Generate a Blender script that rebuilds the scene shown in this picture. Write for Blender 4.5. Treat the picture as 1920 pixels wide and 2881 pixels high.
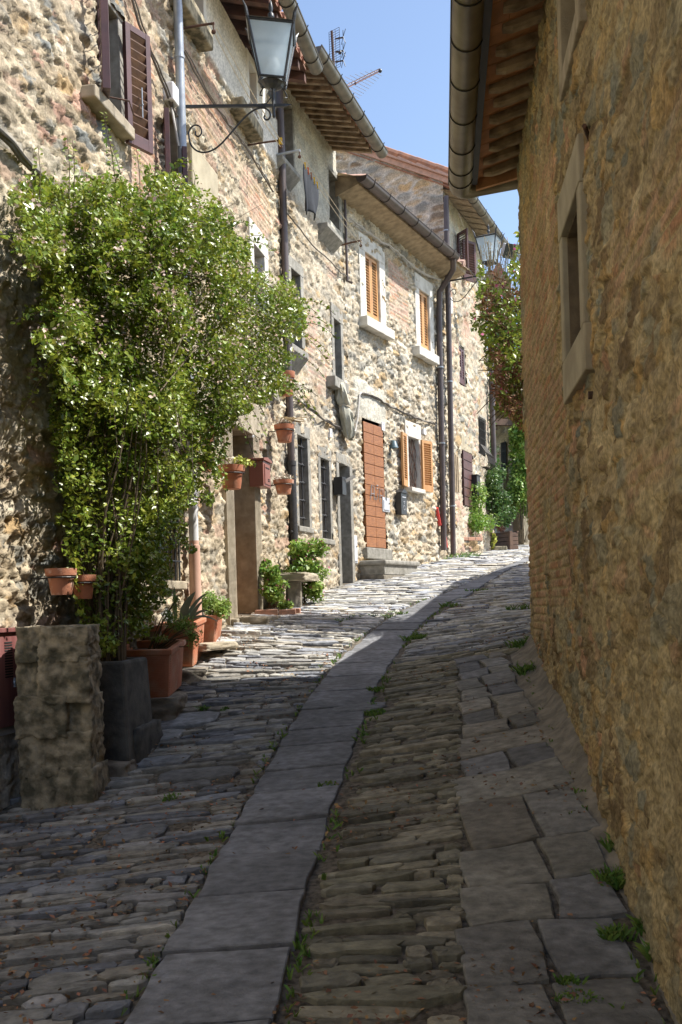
import bpy, bmesh, math, random
import numpy as np
from mathutils import Vector, Matrix, noise as mnoise
R_ = math.radians
for o in list(bpy.data.objects): bpy.data.objects.remove(o)
scene = bpy.context.scene; COL = scene.collection
random.seed(5)
# ------------------------------------------------------------------ camera, sky, sun, exposure
ROLL = .03; FPX = 2850.
cam = bpy.data.cameras.new('camera'); camo = bpy.data.objects.new('camera', cam); COL.objects.link(camo)
cam.sensor_width = 36; cam.sensor_fit = 'AUTO'; cam.lens = 36*FPX/2881; cam.shift_y = (1700-1440.5)/2881
cam.clip_end = 3000; cam.clip_start = .05
camo.location = (0, 0, 0); camo.rotation_euler = (R_(90), ROLL, 0)
scene.camera = camo
SUN_AZ, SUN_EL = R_(88), R_(53.7)
w = bpy.data.worlds.new('World'); scene.world = w; w.use_nodes = True
sk = w.node_tree.nodes.new('ShaderNodeTexSky'); sk.sky_type = 'NISHITA'; sk.sun_disc = False
sk.sun_elevation = SUN_EL; sk.sun_rotation = SUN_AZ; sk.altitude = 500; sk.air_density = 1.0; sk.dust_density = 1.8; sk.ozone_density = .6
bg = w.node_tree.nodes['Background']; bg.inputs[1].default_value = .15
w.node_tree.links.new(sk.outputs[0], bg.inputs[0])
sl = bpy.data.lights.new('sun', 'SUN'); sl.energy = 5.0; sl.angle = R_(.5); sl.color = (1, .95, .87)
so = bpy.data.objects.new('sun', sl); COL.objects.link(so)
sdir = Vector((math.cos(SUN_EL)*math.sin(SUN_AZ), math.cos(SUN_EL)*math.cos(SUN_AZ), math.sin(SUN_EL)))
so.rotation_euler = sdir.to_track_quat('Z', 'Y').to_euler(); so.location = (20, 0, 30)
scene.view_settings.view_transform = 'Standard'; scene.view_settings.look = 'None'
scene.view_settings.exposure = .80; scene.view_settings.gamma = 1
scene.cycles.max_bounces = 8; scene.cycles.diffuse_bounces = 5

# ------------------------------------------------------------------ photo geometry helpers
def ray(px, py):
    u = px-960; v = py-1700
    return ((u-ROLL*v)/FPX, 1., -(v+ROLL*u)/FPX)
def pt(px, py, z):
    r = ray(px, py); return Vector((r[0]*z, z, r[2]*z))
class Wall:
    def __init__(s, O, d, flip=False):
        s.O = np.array(O, float); d = np.array(d, float); s.d = d/np.hypot(*d)
        s.n = np.array([s.d[1], -s.d[0]])*(-1 if flip else 1)
    def hit(s, px, py, off=0):
        r = ray(px, py); O = s.O+off*s.n
        A = np.array([[r[0], -s.d[0]], [1, -s.d[1]]]); t, u = np.linalg.solve(A, O)
        return u, t*r[2]
    def p(s, u, o, h):
        return Vector((s.O[0]+s.d[0]*u+s.n[0]*o, s.O[1]+s.d[1]*u+s.n[1]*o, h))
C12 = np.array([-.63, 13.74]); C23 = np.array([.194, 16.34]); C34 = np.array([2.34, 20.68])
W1 = Wall((-2.98, 2.), (.2, 1)); W2 = Wall(C12, C23-C12); W3 = Wall(C23, C34-C23); W4 = Wall(C34, (.4, 1))
WR = Wall((.76, 0), (.1, 1), True)
L1 = 11.97; L2 = 2.727; L3 = 4.842
def interp(x, tab):
    return np.interp(x, [t[0] for t in tab], [t[1] for t in tab])
HL = [(-10, -3.1), (0, -2.05), (3, -1.68), (5, -1.40), (6.2, -1.2), (7.5, -.93), (9, -.50), (11, -.13), (13, .03), (15, .22), (17, .43), (20.7, .92), (24, 1.16), (27, 1.46), (30, 1.8), (36, 2.3), (60, 3.6)]
HS = [(-10, -3.0), (0, -1.80), (3.4, -1.40), (5.2, -1.2), (6.8, -.93), (8, -.72), (9.2, -.535), (10.5, -.33), (12.4, -.04), (15, .22), (17, .43), (20.7, .90), (24, 1.15), (27, 1.45), (30, 1.8), (36, 2.3), (60, 3.6)]
HR = [(-10, -2.9), (0, -1.85), (2, -1.62), (3.64, -1.43), (5.65, -.92), (8.53, -.444), (10, -.22), (12.4, .05), (15, .28), (17, .45), (20.7, .90), (24, 1.15), (27, 1.45), (30, 1.8), (36, 2.3), (60, 3.6)]
def XL(z): return np.interp(z, [-10, 2, C12[1], C23[1], C34[1], 23.7, 60], [-5.4, -2.98, C12[0], C23[0], C34[0], 3.55, 18])
def XR(z): return np.interp(z, [-10, 8.7, 14, 20, 30, 60], [-.24, 1.63, 3.9, 6.4, 9.5, 24])
# the flagstone strip: its two edges read from the photo, put on the street's own height profile
EDG = [(2869, 354, 790), (2675, 463, 825), (2520, 540, 871), (2402, 605, 897), (2311, 657, 933), (2226, 706, 963), (2163, 741, 981), (2096, 780, 1001), (2050, 805, 1019), (1994, 843, 1042), (1951, 878, 1057), (1864, 943, 1106), (1825, 989, 1133), (1785, 1036, 1160), (1753, 1075, 1190), (1734, 1110, 1214), (1702, 1165, 1254), (1670, 1255, 1331), (1640, 1320, 1372), (1609, 1384, 1418), (1587, 1440, 1468)]
def prof_hit(px, py, tab):
    r = ray(px, py); zz = np.linspace(1.5, 40, 3000); g = interp(zz, tab)/zz-r[2]
    i = np.argmax(g > 0); z = zz[i]; return r[0]*z, z
SL = [prof_hit(a, y, HS) for y, a, b in EDG]; SR = [prof_hit(b, y, HS) for y, a, b in EDG]
def sm(pts):
    p = sorted([(z, x) for x, z in pts]); zs = np.array([q[0] for q in p]); xs = np.array([q[1] for q in p])
    z0 = np.linspace(0, 30, 61); x0 = np.interp(z0, zs, xs)
    lo = z0 < zs[0]; x0[lo] = xs[0]+(z0[lo]-zs[0])*.17
    hi = z0 > zs[-1]; x0[hi] = xs[-1]+(z0[hi]-zs[-1])*.42
    k = np.ones(3)/3; x1 = np.convolve(np.pad(x0, 1, 'edge'), k, 'valid'); x1[0], x1[-1] = x0[0], x0[-1]
    return z0, x1
_sl = sm(SL); _sr = sm(SR)
def XSL(z): return np.interp(z, *_sl)
def XSR(z): return np.interp(z, *_sr)
def G(x, z):
    x = np.asarray(x, float); z = np.asarray(z, float)
    hl, hs, hr = interp(z, HL), interp(z, HS), interp(z, HR); xl, xr = XL(z), XR(z); xs = .5*(XSL(z)+XSR(z))
    a = np.clip((x-xl)/np.maximum(xs-xl, .1), 0, 1); b = np.clip((x-xs)/np.maximum(xr-xs, .1), 0, 1)
    return np.where(x < xs, hl+(hs-hl)*a, hs+(hr-hs)*b**1.3)
def gnd(x, z): return float(G(x, z))

# ------------------------------------------------------------------ numpy noise
def _h(ix, iy, s):
    n = (ix.astype(np.int64)*374761393+iy.astype(np.int64)*668265263+s*974634777) & 0xffffffff
    n = ((n ^ (n >> 13))*1274126177) & 0xffffffff; n = ((n ^ (n >> 16))*2246822519) & 0xffffffff
    return ((n ^ (n >> 15)) & 0xffffff)/float(0xffffff)
def vn(x, y, s=0):
    ix = np.floor(x); iy = np.floor(y); fx = x-ix; fy = y-iy; fx = fx*fx*(3-2*fx); fy = fy*fy*(3-2*fy)
    a = _h(ix, iy, s); b = _h(ix+1, iy, s); c = _h(ix, iy+1, s); d = _h(ix+1, iy+1, s)
    return (a*(1-fx)+b*fx)*(1-fy)+(c*(1-fx)+d*fx)*fy
def fbm(x, y, s=0, o=4):
    r = 0; a = .5; t = 0
    for i in range(o): r = r+a*vn(x*2**i, y*2**i, s+i*17); t += a; a *= .5
    return r/t
def ss(a, b, x):
    t = np.clip((x-a)/(b-a), 0, 1); return t*t*(3-2*t)
def cells(u, h, su, sh, seed, jx=.8, jy=.5, p=3.4, facet=False):
    x = u/su; y = h/sh; iy0 = np.floor(y); f1 = np.full(u.shape, 9.); f2 = f1.copy(); idr = np.zeros(u.shape); ti = np.zeros(u.shape)
    for dy in (-1, 0, 1):
        iy = iy0+dy; xo = x+_h(iy, iy*0, seed+5)*3.7; ix0 = np.floor(xo)
        for dx in (-1, 0, 1):
            ix = ix0+dx; cx = ix+.5+(_h(ix, iy, seed)-.5)*jx; cy = iy+.5+(_h(ix, iy, seed+1)-.5)*jy
            wgt = .8+.5*_h(ix, iy, seed+3)
            d = (np.abs((xo-cx))**p+np.abs((y-cy))**p)**(1/p)*wgt
            m = d < f1
            tt = (xo-cx)*(_h(ix, iy, seed+11)-.5)+(y-cy)*(_h(ix, iy, seed+12)-.62); ti = np.where(m, tt, ti); f2 = np.where(m, f1, np.minimum(f2, d)); idr = np.where(m, _h(ix, iy, seed+2), idr); f1 = np.where(m, d, f1)
    return (f1, f2-f1, idr, ti) if facet else (f1, f2-f1, idr)
PAL = dict(cream=(.56, .475, .345), pale=(.64, .575, .455), ochre=(.48, .34, .18), grey=(.33, .315, .27), blue=(.25, .265, .26), pink=(.52, .33, .25), rust=(.45, .19, .09), brown=(.25, .185, .12), tan=(.44, .36, .25))
def pick(r, names):
    c = np.array([PAL[n] for n in names]); i = np.minimum((r*len(names)).astype(int), len(names)-1); return c[i]
def rubble(u, h, seed=0, su=.32, sh=.17, amp=.05, pal=('cream', 'pale', 'tan', 'ochre', 'grey', 'cream', 'pale', 'pink'), mortar=(.52, .45, .34), flush=.5, brick=None, tone=1., sub=.45, rough=.012, bamp=.02, edge=.10, tilt=2.4, gapd=.17):
    wu = u+(fbm(u*2.5, h*2.5, seed+40)-.5)*.16; wh = h+(fbm(u*2.5, h*2.5, seed+60)-.5)*.12
    wu = wu+(fbm(u*9, h*9, seed+41, 2)-.5)*.05; wh = wh+(fbm(u*9, h*9, seed+61, 2)-.5)*.04
    f1, e, i1, t1 = cells(wu, wh, su, sh, seed, facet=True)
    g1, eb, i2, t2 = cells(wu, wh, su*.45, sh*.5, seed+9, facet=True)
    subm = (i1*7.31 % 1) < sub
    e = np.where(subm, np.minimum(e*1.4, eb), e); rid = np.where(subm, i2, i1); tl = np.where(subm, t2*.6, t1)
    st = ss(.0, edge, e+(fbm(u*20, h*20, seed+70, 3)-.5)*.13); mf = ss(.42, .66, fbm(u*1.1, h*1.1, seed+80))*flush*2
    mf = np.clip(mf, 0, 1)
    prot = .25+.75*((rid*13.7) % 1)
    disp = amp*st*(prot*.7+.2+tl*tilt)*(1-.75*mf)+rough*2.2*(fbm(u*15, h*15, seed+3)-.5)+.02*(fbm(u*4, h*4, seed+4)-.5)+rough*.9*(vn(u*42, h*46, seed+5)-.5)
    disp = disp+st*.35*amp*(vn(u*11, h*14, seed+6)-.5)
    col = np.array(mortar)[None, :]*(1-(st*(1-.6*mf))[:, None])+pick((rid*5.17) % 1, pal)*(st*(1-.6*mf))[:, None]
    if brick is not None:
        bm = brick(u, h)
        bh = h+.02*(fbm(u*2, h*2, seed+5)-.5); row = np.floor(bh/.062); bx = u/.25+.5*(row % 2)+.2*_h(row, row*0, seed)
        ex = np.minimum(bx % 1, 1-bx % 1)*.25; ey = np.minimum((bh/.062) % 1, 1-(bh/.062) % 1)*.062
        bs = ss(.003, .012, np.minimum(ex, ey)); br = _h(np.floor(bx), row, seed+7)
        bcol = pick(br, ('pink', 'pink', 'rust', 'tan', 'pink', 'cream', 'ochre')); bcol = bcol*.6+np.array((.60, .42, .32))*.4
        bd = bamp*bs*(.3+.7*br)+.014*(fbm(u*18, h*18, seed+2)-.5)
        mcol = np.array(mortar)[None, :]
        bc = mcol*(1-bs[:, None])+bcol*bs[:, None]
        disp = disp*(1-bm)+bd*bm; col = col*(1-bm[:, None])+bc*bm[:, None]
    v = .70+.60*fbm(u*13, h*13, seed+90); big = .86+.28*fbm(u*.8, h*.8, seed+91)
    gap = 1-gapd*(1-st)*(1-mf)*(1-(bm if brick is not None else 0)); col = col*(v*big*tone*gap)[:, None]
    return disp, np.clip(col, 0, 1)
def rect_mask(rects, seed=3, soft=.12, wob=.35):
    def f(u, h):
        m = np.zeros(u.shape); du = (fbm(u*2, h*2, seed)-.5)*wob; dh = (fbm(u*2, h*2, seed+8)-.5)*wob
        for a, b, c, d in rects:
            k = np.minimum(np.minimum(u+du-a, b-u-du), np.minimum(h+dh-c, d-h-dh)); m = np.maximum(m, ss(0, soft, k))
        return m
    return f

# ------------------------------------------------------------------ materials
def mat(name, c1, c2=None, scale=6, rough=.8, bump=0, bscale=60, metal=0, attr=False, island=0, trans=0, spec=None, wave=None, detail=5, alpha=None, lo=.35, hi=.65, stretch=None, stain=0):
    m = bpy.data.materials.new(name); m.use_nodes = True; nt = m.node_tree; N = nt.nodes; Lk = nt.links
    b = N['Principled BSDF']; b.inputs['Roughness'].default_value = rough; b.inputs['Metallic'].default_value = metal
    if spec is not None: b.inputs['Specular IOR Level'].default_value = spec
    tc = N.new('ShaderNodeTexCoord'); vec = tc.outputs['Object']
    if stretch:
        mp = N.new('ShaderNodeMapping'); mp.inputs['Scale'].default_value = stretch; Lk.new(vec, mp.inputs[0]); vec = mp.outputs[0]
    ns = N.new('ShaderNodeTexNoise'); ns.inputs['Scale'].default_value = scale; ns.inputs['Detail'].default_value = detail; Lk.new(vec, ns.inputs['Vector'])
    mr = N.new('ShaderNodeMapRange'); mr.inputs[1].default_value = lo; mr.inputs[2].default_value = hi; Lk.new(ns.outputs[0], mr.inputs[0])
    if attr:
        at = N.new('ShaderNodeAttribute'); at.attribute_name = 'Col'
        mx = N.new('ShaderNodeMix'); mx.data_type = 'RGBA'; mx.blend_type = 'MULTIPLY'; mx.inputs[0].default_value = 1
        mr.inputs[3].default_value = c1; mr.inputs[4].default_value = c2
        Lk.new(at.outputs[0], mx.inputs[6]); Lk.new(mr.outputs[0], mx.inputs[7]); out = mx.outputs[2]
    else:
        c2 = c2 or tuple(x*.7 for x in c1)
        mx = N.new('ShaderNodeMix'); mx.data_type = 'RGBA'; Lk.new(mr.outputs[0], mx.inputs[0])
        mx.inputs[6].default_value = (*c1, 1); mx.inputs[7].default_value = (*c2, 1); out = mx.outputs[2]
    if stain:
        n3 = N.new('ShaderNodeTexNoise'); n3.inputs['Scale'].default_value = 2.3; n3.inputs['Detail'].default_value = 8; n3.inputs['Roughness'].default_value = .7; Lk.new(tc.outputs['Object'], n3.inputs['Vector'])
        r3 = N.new('ShaderNodeMapRange'); r3.inputs[1].default_value = .38; r3.inputs[2].default_value = .62; r3.inputs[3].default_value = 1-stain; r3.inputs[4].default_value = 1+stain*.6; Lk.new(n3.outputs[0], r3.inputs[0])
        x3 = N.new('ShaderNodeMix'); x3.data_type = 'RGBA'; x3.blend_type = 'MULTIPLY'; x3.inputs[0].default_value = 1; Lk.new(out, x3.inputs[6]); Lk.new(r3.outputs[0], x3.inputs[7]); out = x3.outputs[2]
    if island:
        ge = N.new('ShaderNodeNewGeometry'); m2 = N.new('ShaderNodeMapRange'); m2.inputs[3].default_value = 1-island; m2.inputs[4].default_value = 1+island
        Lk.new(ge.outputs['Random Per Island'], m2.inputs[0]); hs = N.new('ShaderNodeHueSaturation'); Lk.new(out, hs.inputs['Color']); Lk.new(m2.outputs[0], hs.inputs['Value'])
        m3 = N.new('ShaderNodeMath'); m3.operation = 'MULTIPLY'; m3.inputs[1].default_value = 7.3; Lk.new(ge.outputs['Random Per Island'], m3.inputs[0])
        m4 = N.new('ShaderNodeMath'); m4.operation = 'FRACT'; Lk.new(m3.outputs[0], m4.inputs[0])
        m5 = N.new('ShaderNodeMapRange'); m5.inputs[3].default_value = .5-.035; m5.inputs[4].default_value = .5+.02; Lk.new(m4.outputs[0], m5.inputs[0]); Lk.new(m5.outputs[0], hs.inputs['Hue'])
        out = hs.outputs[0]
    Lk.new(out, b.inputs['Base Color'])
    if bump:
        n2 = N.new('ShaderNodeTexNoise'); n2.inputs['Scale'].default_value = bscale; n2.inputs['Detail'].default_value = 6; n2.inputs['Roughness'].default_value = .65; Lk.new(vec, n2.inputs['Vector'])
        bp = N.new('ShaderNodeBump'); bp.inputs['Strength'].default_value = bump; bp.inputs['Distance'].default_value = .01
        Lk.new(n2.outputs[0], bp.inputs['Height']); Lk.new(bp.outputs[0], b.inputs['Normal'])
    if trans:
        tr = N.new('ShaderNodeBsdfTranslucent'); Lk.new(out, tr.inputs[0]); ms = N.new('ShaderNodeMixShader'); ms.inputs[0].default_value = trans
        Lk.new(b.outputs[0], ms.inputs[1]); Lk.new(tr.outputs[0], ms.inputs[2]); Lk.new(ms.outputs[0], N['Material Output'].inputs[0])
    if alpha is not None: b.inputs['Alpha'].default_value = alpha
    return m
M = {}
M['stone'] = mat('rubble stone', .72, 1.22, 38, .92, .9, 95, attr=True, stain=.22)
M['rightstone'] = mat('brown rubble', .66, 1.26, 45, .93, .9, 150, attr=True, stain=.22)
M['paving'] = mat('paving stone', .62, 1.30, 15, .74, .9, 42, attr=True, lo=.3, hi=.7, stretch=(1, 1.5, 1.5), stain=.30)
M['dirt'] = mat('packed dirt', (.20, .17, .13), (.06, .05, .035), 30, .95, 1.0, 110)
M['serena'] = mat('grey sandstone', (.34, .325, .285), (.22, .21, .18), 14, .85, .7, 160, stain=.22)
M['serena_warm'] = mat('tan sandstone', (.46, .40, .30), (.33, .28, .20), 10, .88, .9, 130, stain=.22)
M['white_frame'] = mat('limewashed frame', (.66, .64, .58), (.42, .40, .35), 7, .8, .5, 40, lo=.42, hi=.72)
M['plaster'] = mat('old white plaster', (.80, .79, .76), (.62, .62, .60), 3, .85, .35, 30, lo=.45, hi=.75)
M['panel'] = mat('cream plaster', (.42, .37, .26), (.30, .26, .18), 5, .85, .3, 40)
M['gutter'] = mat('weathered copper gutter', (.21, .19, .155), (.13, .12, .10), 7, .5, .12, 20, metal=.45, stretch=(1, 1, 1))
M['gutter_g'] = mat('old olive gutter', (.20, .175, .12), (.13, .105, .07), 5, .45, .15, 25, metal=.5)
M['strap'] = mat('dark metal strap', (.03, .028, .026), None, 10, .5, metal=.4)
M['pipe'] = mat('brown downpipe', (.115, .09, .085), (.075, .06, .058), 4, .45, .05, 30, metal=.2)
M['blackpipe'] = mat('black cast iron pipe', (.022, .022, .024), (.04, .04, .042), 30, .5, .5, 150)
M['galv'] = mat('galvanised steel', (.42, .46, .50), (.30, .33, .37), 9, .42, .1, 60, metal=.35)
M['whitepipe'] = mat('white plastic pipe', (.74, .74, .74), (.66, .66, .67), 5, .4)
M['pinkpipe'] = mat('pink painted pipe', (.62, .40, .31), (.56, .35, .27), 5, .5)
M['iron'] = mat('dark painted iron', (.030, .036, .042), (.05, .055, .06), 20, .45, .2, 80, metal=.3)
M['rustiron'] = mat('rusty iron', (.13, .06, .035), (.06, .035, .025), 30, .8, .3, 90)
M['wood_or'] = mat('honey brown wood', (.58, .32, .13), (.46, .23, .085), 7, .5, .15, 60, stretch=(1, 1, .25))
M['wood_br'] = mat('dark red brown shutter paint', (.105, .042, .035), (.07, .03, .028), 8, .45, .15, 50)
M['wood_pur'] = mat('plum brown shutter paint', (.105, .048, .045), (.07, .034, .034), 8, .42, .1, 50)
M['slat_in'] = mat('dark stained slat wood', (.10, .045, .022), (.16, .075, .03), 12, .5, .2, 50)
M['door_or'] = mat('orange brown door planks', (.38, .155, .05), (.20, .075, .027), 7, .45, .4, 40, stretch=(1.2, 1.2, 8), lo=.3, hi=.75)
M['door_dk'] = mat('varnished brown door', (.25, .10, .045), (.17, .065, .03), 6, .35, .1, 40)
M['rafter'] = mat('old rafter wood', (.42, .32, .21), (.15, .105, .065), 7, .85, .9, 30, stretch=(1, 1, 1))
M['rafter_d'] = mat('dark brown rafter', (.13, .06, .04), (.07, .035, .025), 9, .8, .4, 40)
M['tile'] = mat('terracotta roof tile', (.42, .20, .12), (.26, .14, .10), 9, .85, .5, 50)
M['tilepale'] = mat('faded pink roof tile', (.58, .38, .30), (.45, .30, .24), 14, .85, .5, 50)
M['pianella'] = mat('terracotta eave tile', (.50, .25, .12), (.32, .16, .08), 6, .85, .4, 40)
M['soffit'] = mat('tan soffit boards', (.42, .33, .22), (.26, .20, .13), 9, .85, .4, 30, stretch=(1, 1, 1))
M['reveal'] = mat('brown weathered reveal', (.20, .15, .09), (.12, .09, .055), 12, .9, .6, 60)
M['terra'] = mat('terracotta', (.44, .165, .085), (.40, .24, .16), 9, .75, .3, 60, lo=.48, hi=.72, stain=.22)
M['terra_old'] = mat('limestained terracotta', (.44, .18, .10), (.56, .40, .32), 9, .85, .4, 50, lo=.5, hi=.62)
M['soil'] = mat('potting soil', (.05, .035, .025), (.09, .065, .045), 40, .95, .6, 90)
M['concrete'] = mat('dark mouldy concrete', (.12, .115, .10), (.035, .035, .032), 9, .9, .5, 50, stain=.22)
M['mortarcol'] = mat('cement mortar', (.27, .24, .19), (.14, .125, .10), 10, .92, 1.0, 24)
M['rock'] = mat('mossy sandstone block', (.42, .36, .25), (.11, .10, .065), 11, .92, 1.0, 80, lo=.38, hi=.62)
M['leaf'] = mat('glossy shrub leaf', (.11, .19, .020), (.27, .33, .04), 3, .36, island=.35, trans=.28, spec=.6)
M['leafy'] = mat('yellow green young leaf', (.24, .32, .04), (.18, .27, .04), 3, .45, island=.25, trans=.4)
M['leafm'] = mat('bright green leaf', (.15, .29, .045), (.24, .36, .07), 3, .45, island=.3, trans=.35)
M['leafd'] = mat('dark green leaf', (.05, .12, .03), (.09, .17, .035), 3, .5, island=.3, trans=.28)
M['drybrown'] = mat('dry brown twig leaf', (.20, .10, .05), (.30, .17, .08), 3, .7, island=.35, trans=.2)
M['blossom'] = mat('pale pink blossom', (.66, .44, .36), (.78, .68, .58), 30, .6, island=.15, trans=.3)
M['magenta'] = mat('magenta blossom', (.62, .09, .26), (.70, .18, .36), 30, .6, trans=.3)
M['succ'] = mat('grey pink succulent', (.52, .42, .36), (.42, .42, .30), 20, .6, island=.25, trans=.15)
M['succy'] = mat('lime succulent', (.48, .52, .10), (.38, .44, .10), 20, .55, island=.25, trans=.2)
M['agave'] = mat('blue green agave', (.15, .23, .20), (.10, .17, .15), 5, .5)
M['stem'] = mat('brown woody stem', (.13, .095, .055), (.08, .06, .035), 12, .85, .4, 50)
M['straw'] = mat('dry stalk', (.46, .36, .20), (.36, .27, .15), 12, .8)
M['litter'] = mat('dead leaf litter', (.30, .16, .07), (.17, .11, .06), 9, .9, island=.45)
M['grass'] = mat('grass tuft', (.09, .20, .03), (.15, .25, .05), 9, .7, island=.3, trans=.3)
M['glass'] = mat('frosted lantern glass', (.74, .85, .93), (.62, .74, .82), 6, .3, alpha=.42, trans=.6)
M['bulb'] = mat('white lamp bulb', (.92, .90, .82), (.9, .88, .8), 3, .4)
M['pane'] = mat('dark window glass', (.035, .045, .05), (.05, .06, .065), 3, .08)
M['dark'] = mat('dim interior', (.02, .02, .02), None, 3, .9)
M['redmetal'] = mat('faded red brown meter door', (.20, .075, .070), (.26, .12, .11), 5, .45, .08, 60, stretch=(6, 6, .5))
M['brownbox'] = mat('brown metal mailbox', (.26, .095, .065), (.22, .08, .055), 5, .4)
M['blackbox'] = mat('black metal mailbox', (.018, .018, .02), (.03, .03, .032), 10, .4)
M['whiteplate'] = mat('white enamel', (.80, .80, .80), (.74, .74, .74), 5, .4)
M['greyplate'] = mat('pale grey steel', (.55, .57, .60), (.46, .48, .52), 6, .45, .06, 60)
M['blue'] = mat('blue enamel', (.08, .15, .40), None, 5, .4)
M['bluegrey'] = mat('blue grey lamp metal', (.10, .17, .20), (.07, .12, .15), 8, .45)
M['rope'] = mat('cream clothes line', (.68, .60, .45), (.55, .48, .36), 30, .8)
M['cable'] = mat('grey wall cable', (.16, .145, .125), (.10, .09, .08), 20, .75)
M['cablew'] = mat('pale conduit', (.56, .54, .50), (.46, .44, .40), 15, .7)
M['cloth_blk'] = mat('black cotton', (.014, .017, .024), (.022, .027, .036), 20, .9, .2, 90)
M['tarp'] = mat('grey green canvas', (.36, .36, .29), (.50, .48, .39), 8, .8, .3, 30)
M['yellow'] = mat('yellow peg', (.80, .50, .03), None, 5, .5); M['orange'] = mat('orange peg', (.75, .16, .05), None, 5, .5)
M['redtube'] = mat('red tube', (.60, .04, .03), (.5, .05, .04), 8, .45)
M['brick'] = mat('weathered brick', (.46, .23, .15), (.36, .22, .16), 14, .88, .5, 60)
M['woodplanter'] = mat('brown planter boards', (.17, .10, .065), (.11, .065, .045), 8, .7, .3, 50)
M['alu'] = mat('aluminium rod', (.55, .56, .58), None, 5, .35, metal=.7)
M['farplaster'] = mat('far cream wall', (.60, .53, .40), (.50, .43, .32), 3, .9, .4, 20)

# ------------------------------------------------------------------ object helpers
def tag(o, label=None, cat=None, group=None, kind=None):
    if label: o['label'] = label
    if cat: o['category'] = cat
    if group: o['group'] = group
    if kind: o['kind'] = kind
    return o
def thing(name, loc, label, cat, group=None):
    o = bpy.data.objects.new(name, None); o.empty_display_size = .2; COL.objects.link(o); o.location = Vector(loc)
    return tag(o, label, cat, group)
def wloc(p):
    v = Vector((0, 0, 0))
    while p is not None: v += p.location; p = p.parent
    return v
def link(name, me, m, parent=None, smooth=False, bevel=0):
    if m is not None and not me.materials: me.materials.append(m)
    o = bpy.data.objects.new(name, me); COL.objects.link(o)
    if smooth:
        me.polygons.foreach_set('use_smooth', [True]*len(me.polygons))
    if parent is not None: o.parent = parent
    if bevel:
        b = o.modifiers.new('bevel', 'BEVEL'); b.width = bevel; b.segments = 2; b.limit_method = 'ANGLE'; b.angle_limit = R_(35)
    return o
def np_mesh(name, V, Fq, m, parent=None, col=None, smooth=False, k=4):
    V = np.asarray(V, np.float32); Fq = np.asarray(Fq, np.int32)
    if parent is not None: V = V-np.array(wloc(parent), np.float32)
    else:
        pass
    me = bpy.data.meshes.new(name); me.vertices.add(len(V)); me.vertices.foreach_set('co', V.ravel())
    n = len(Fq); kk = Fq.shape[1]; me.loops.add(n*kk); me.loops.foreach_set('vertex_index', Fq.ravel())
    me.polygons.add(n); me.polygons.foreach_set('loop_start', np.arange(n, dtype=np.int32)*kk); me.polygons.foreach_set('loop_total', np.full(n, kk, np.int32))
    me.update(calc_edges=True); me.validate()
    if col is not None:
        a = me.color_attributes.new('Col', 'FLOAT_COLOR', 'POINT'); c = np.ones((len(V), 4), np.float32); c[:, :3] = col; a.data.foreach_set('color', c.ravel())
    return link(name, me, m, parent, smooth)
def smooth_pts(P, k=3):
    P = [Vector(p) for p in P]
    for _ in range(k):
        o = [P[0]]
        for a, b in zip(P[:-1], P[1:]): o += [a.lerp(b, .25), a.lerp(b, .75)]
        o.append(P[-1]); P = o
    return [tuple(p) for p in P]
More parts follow.
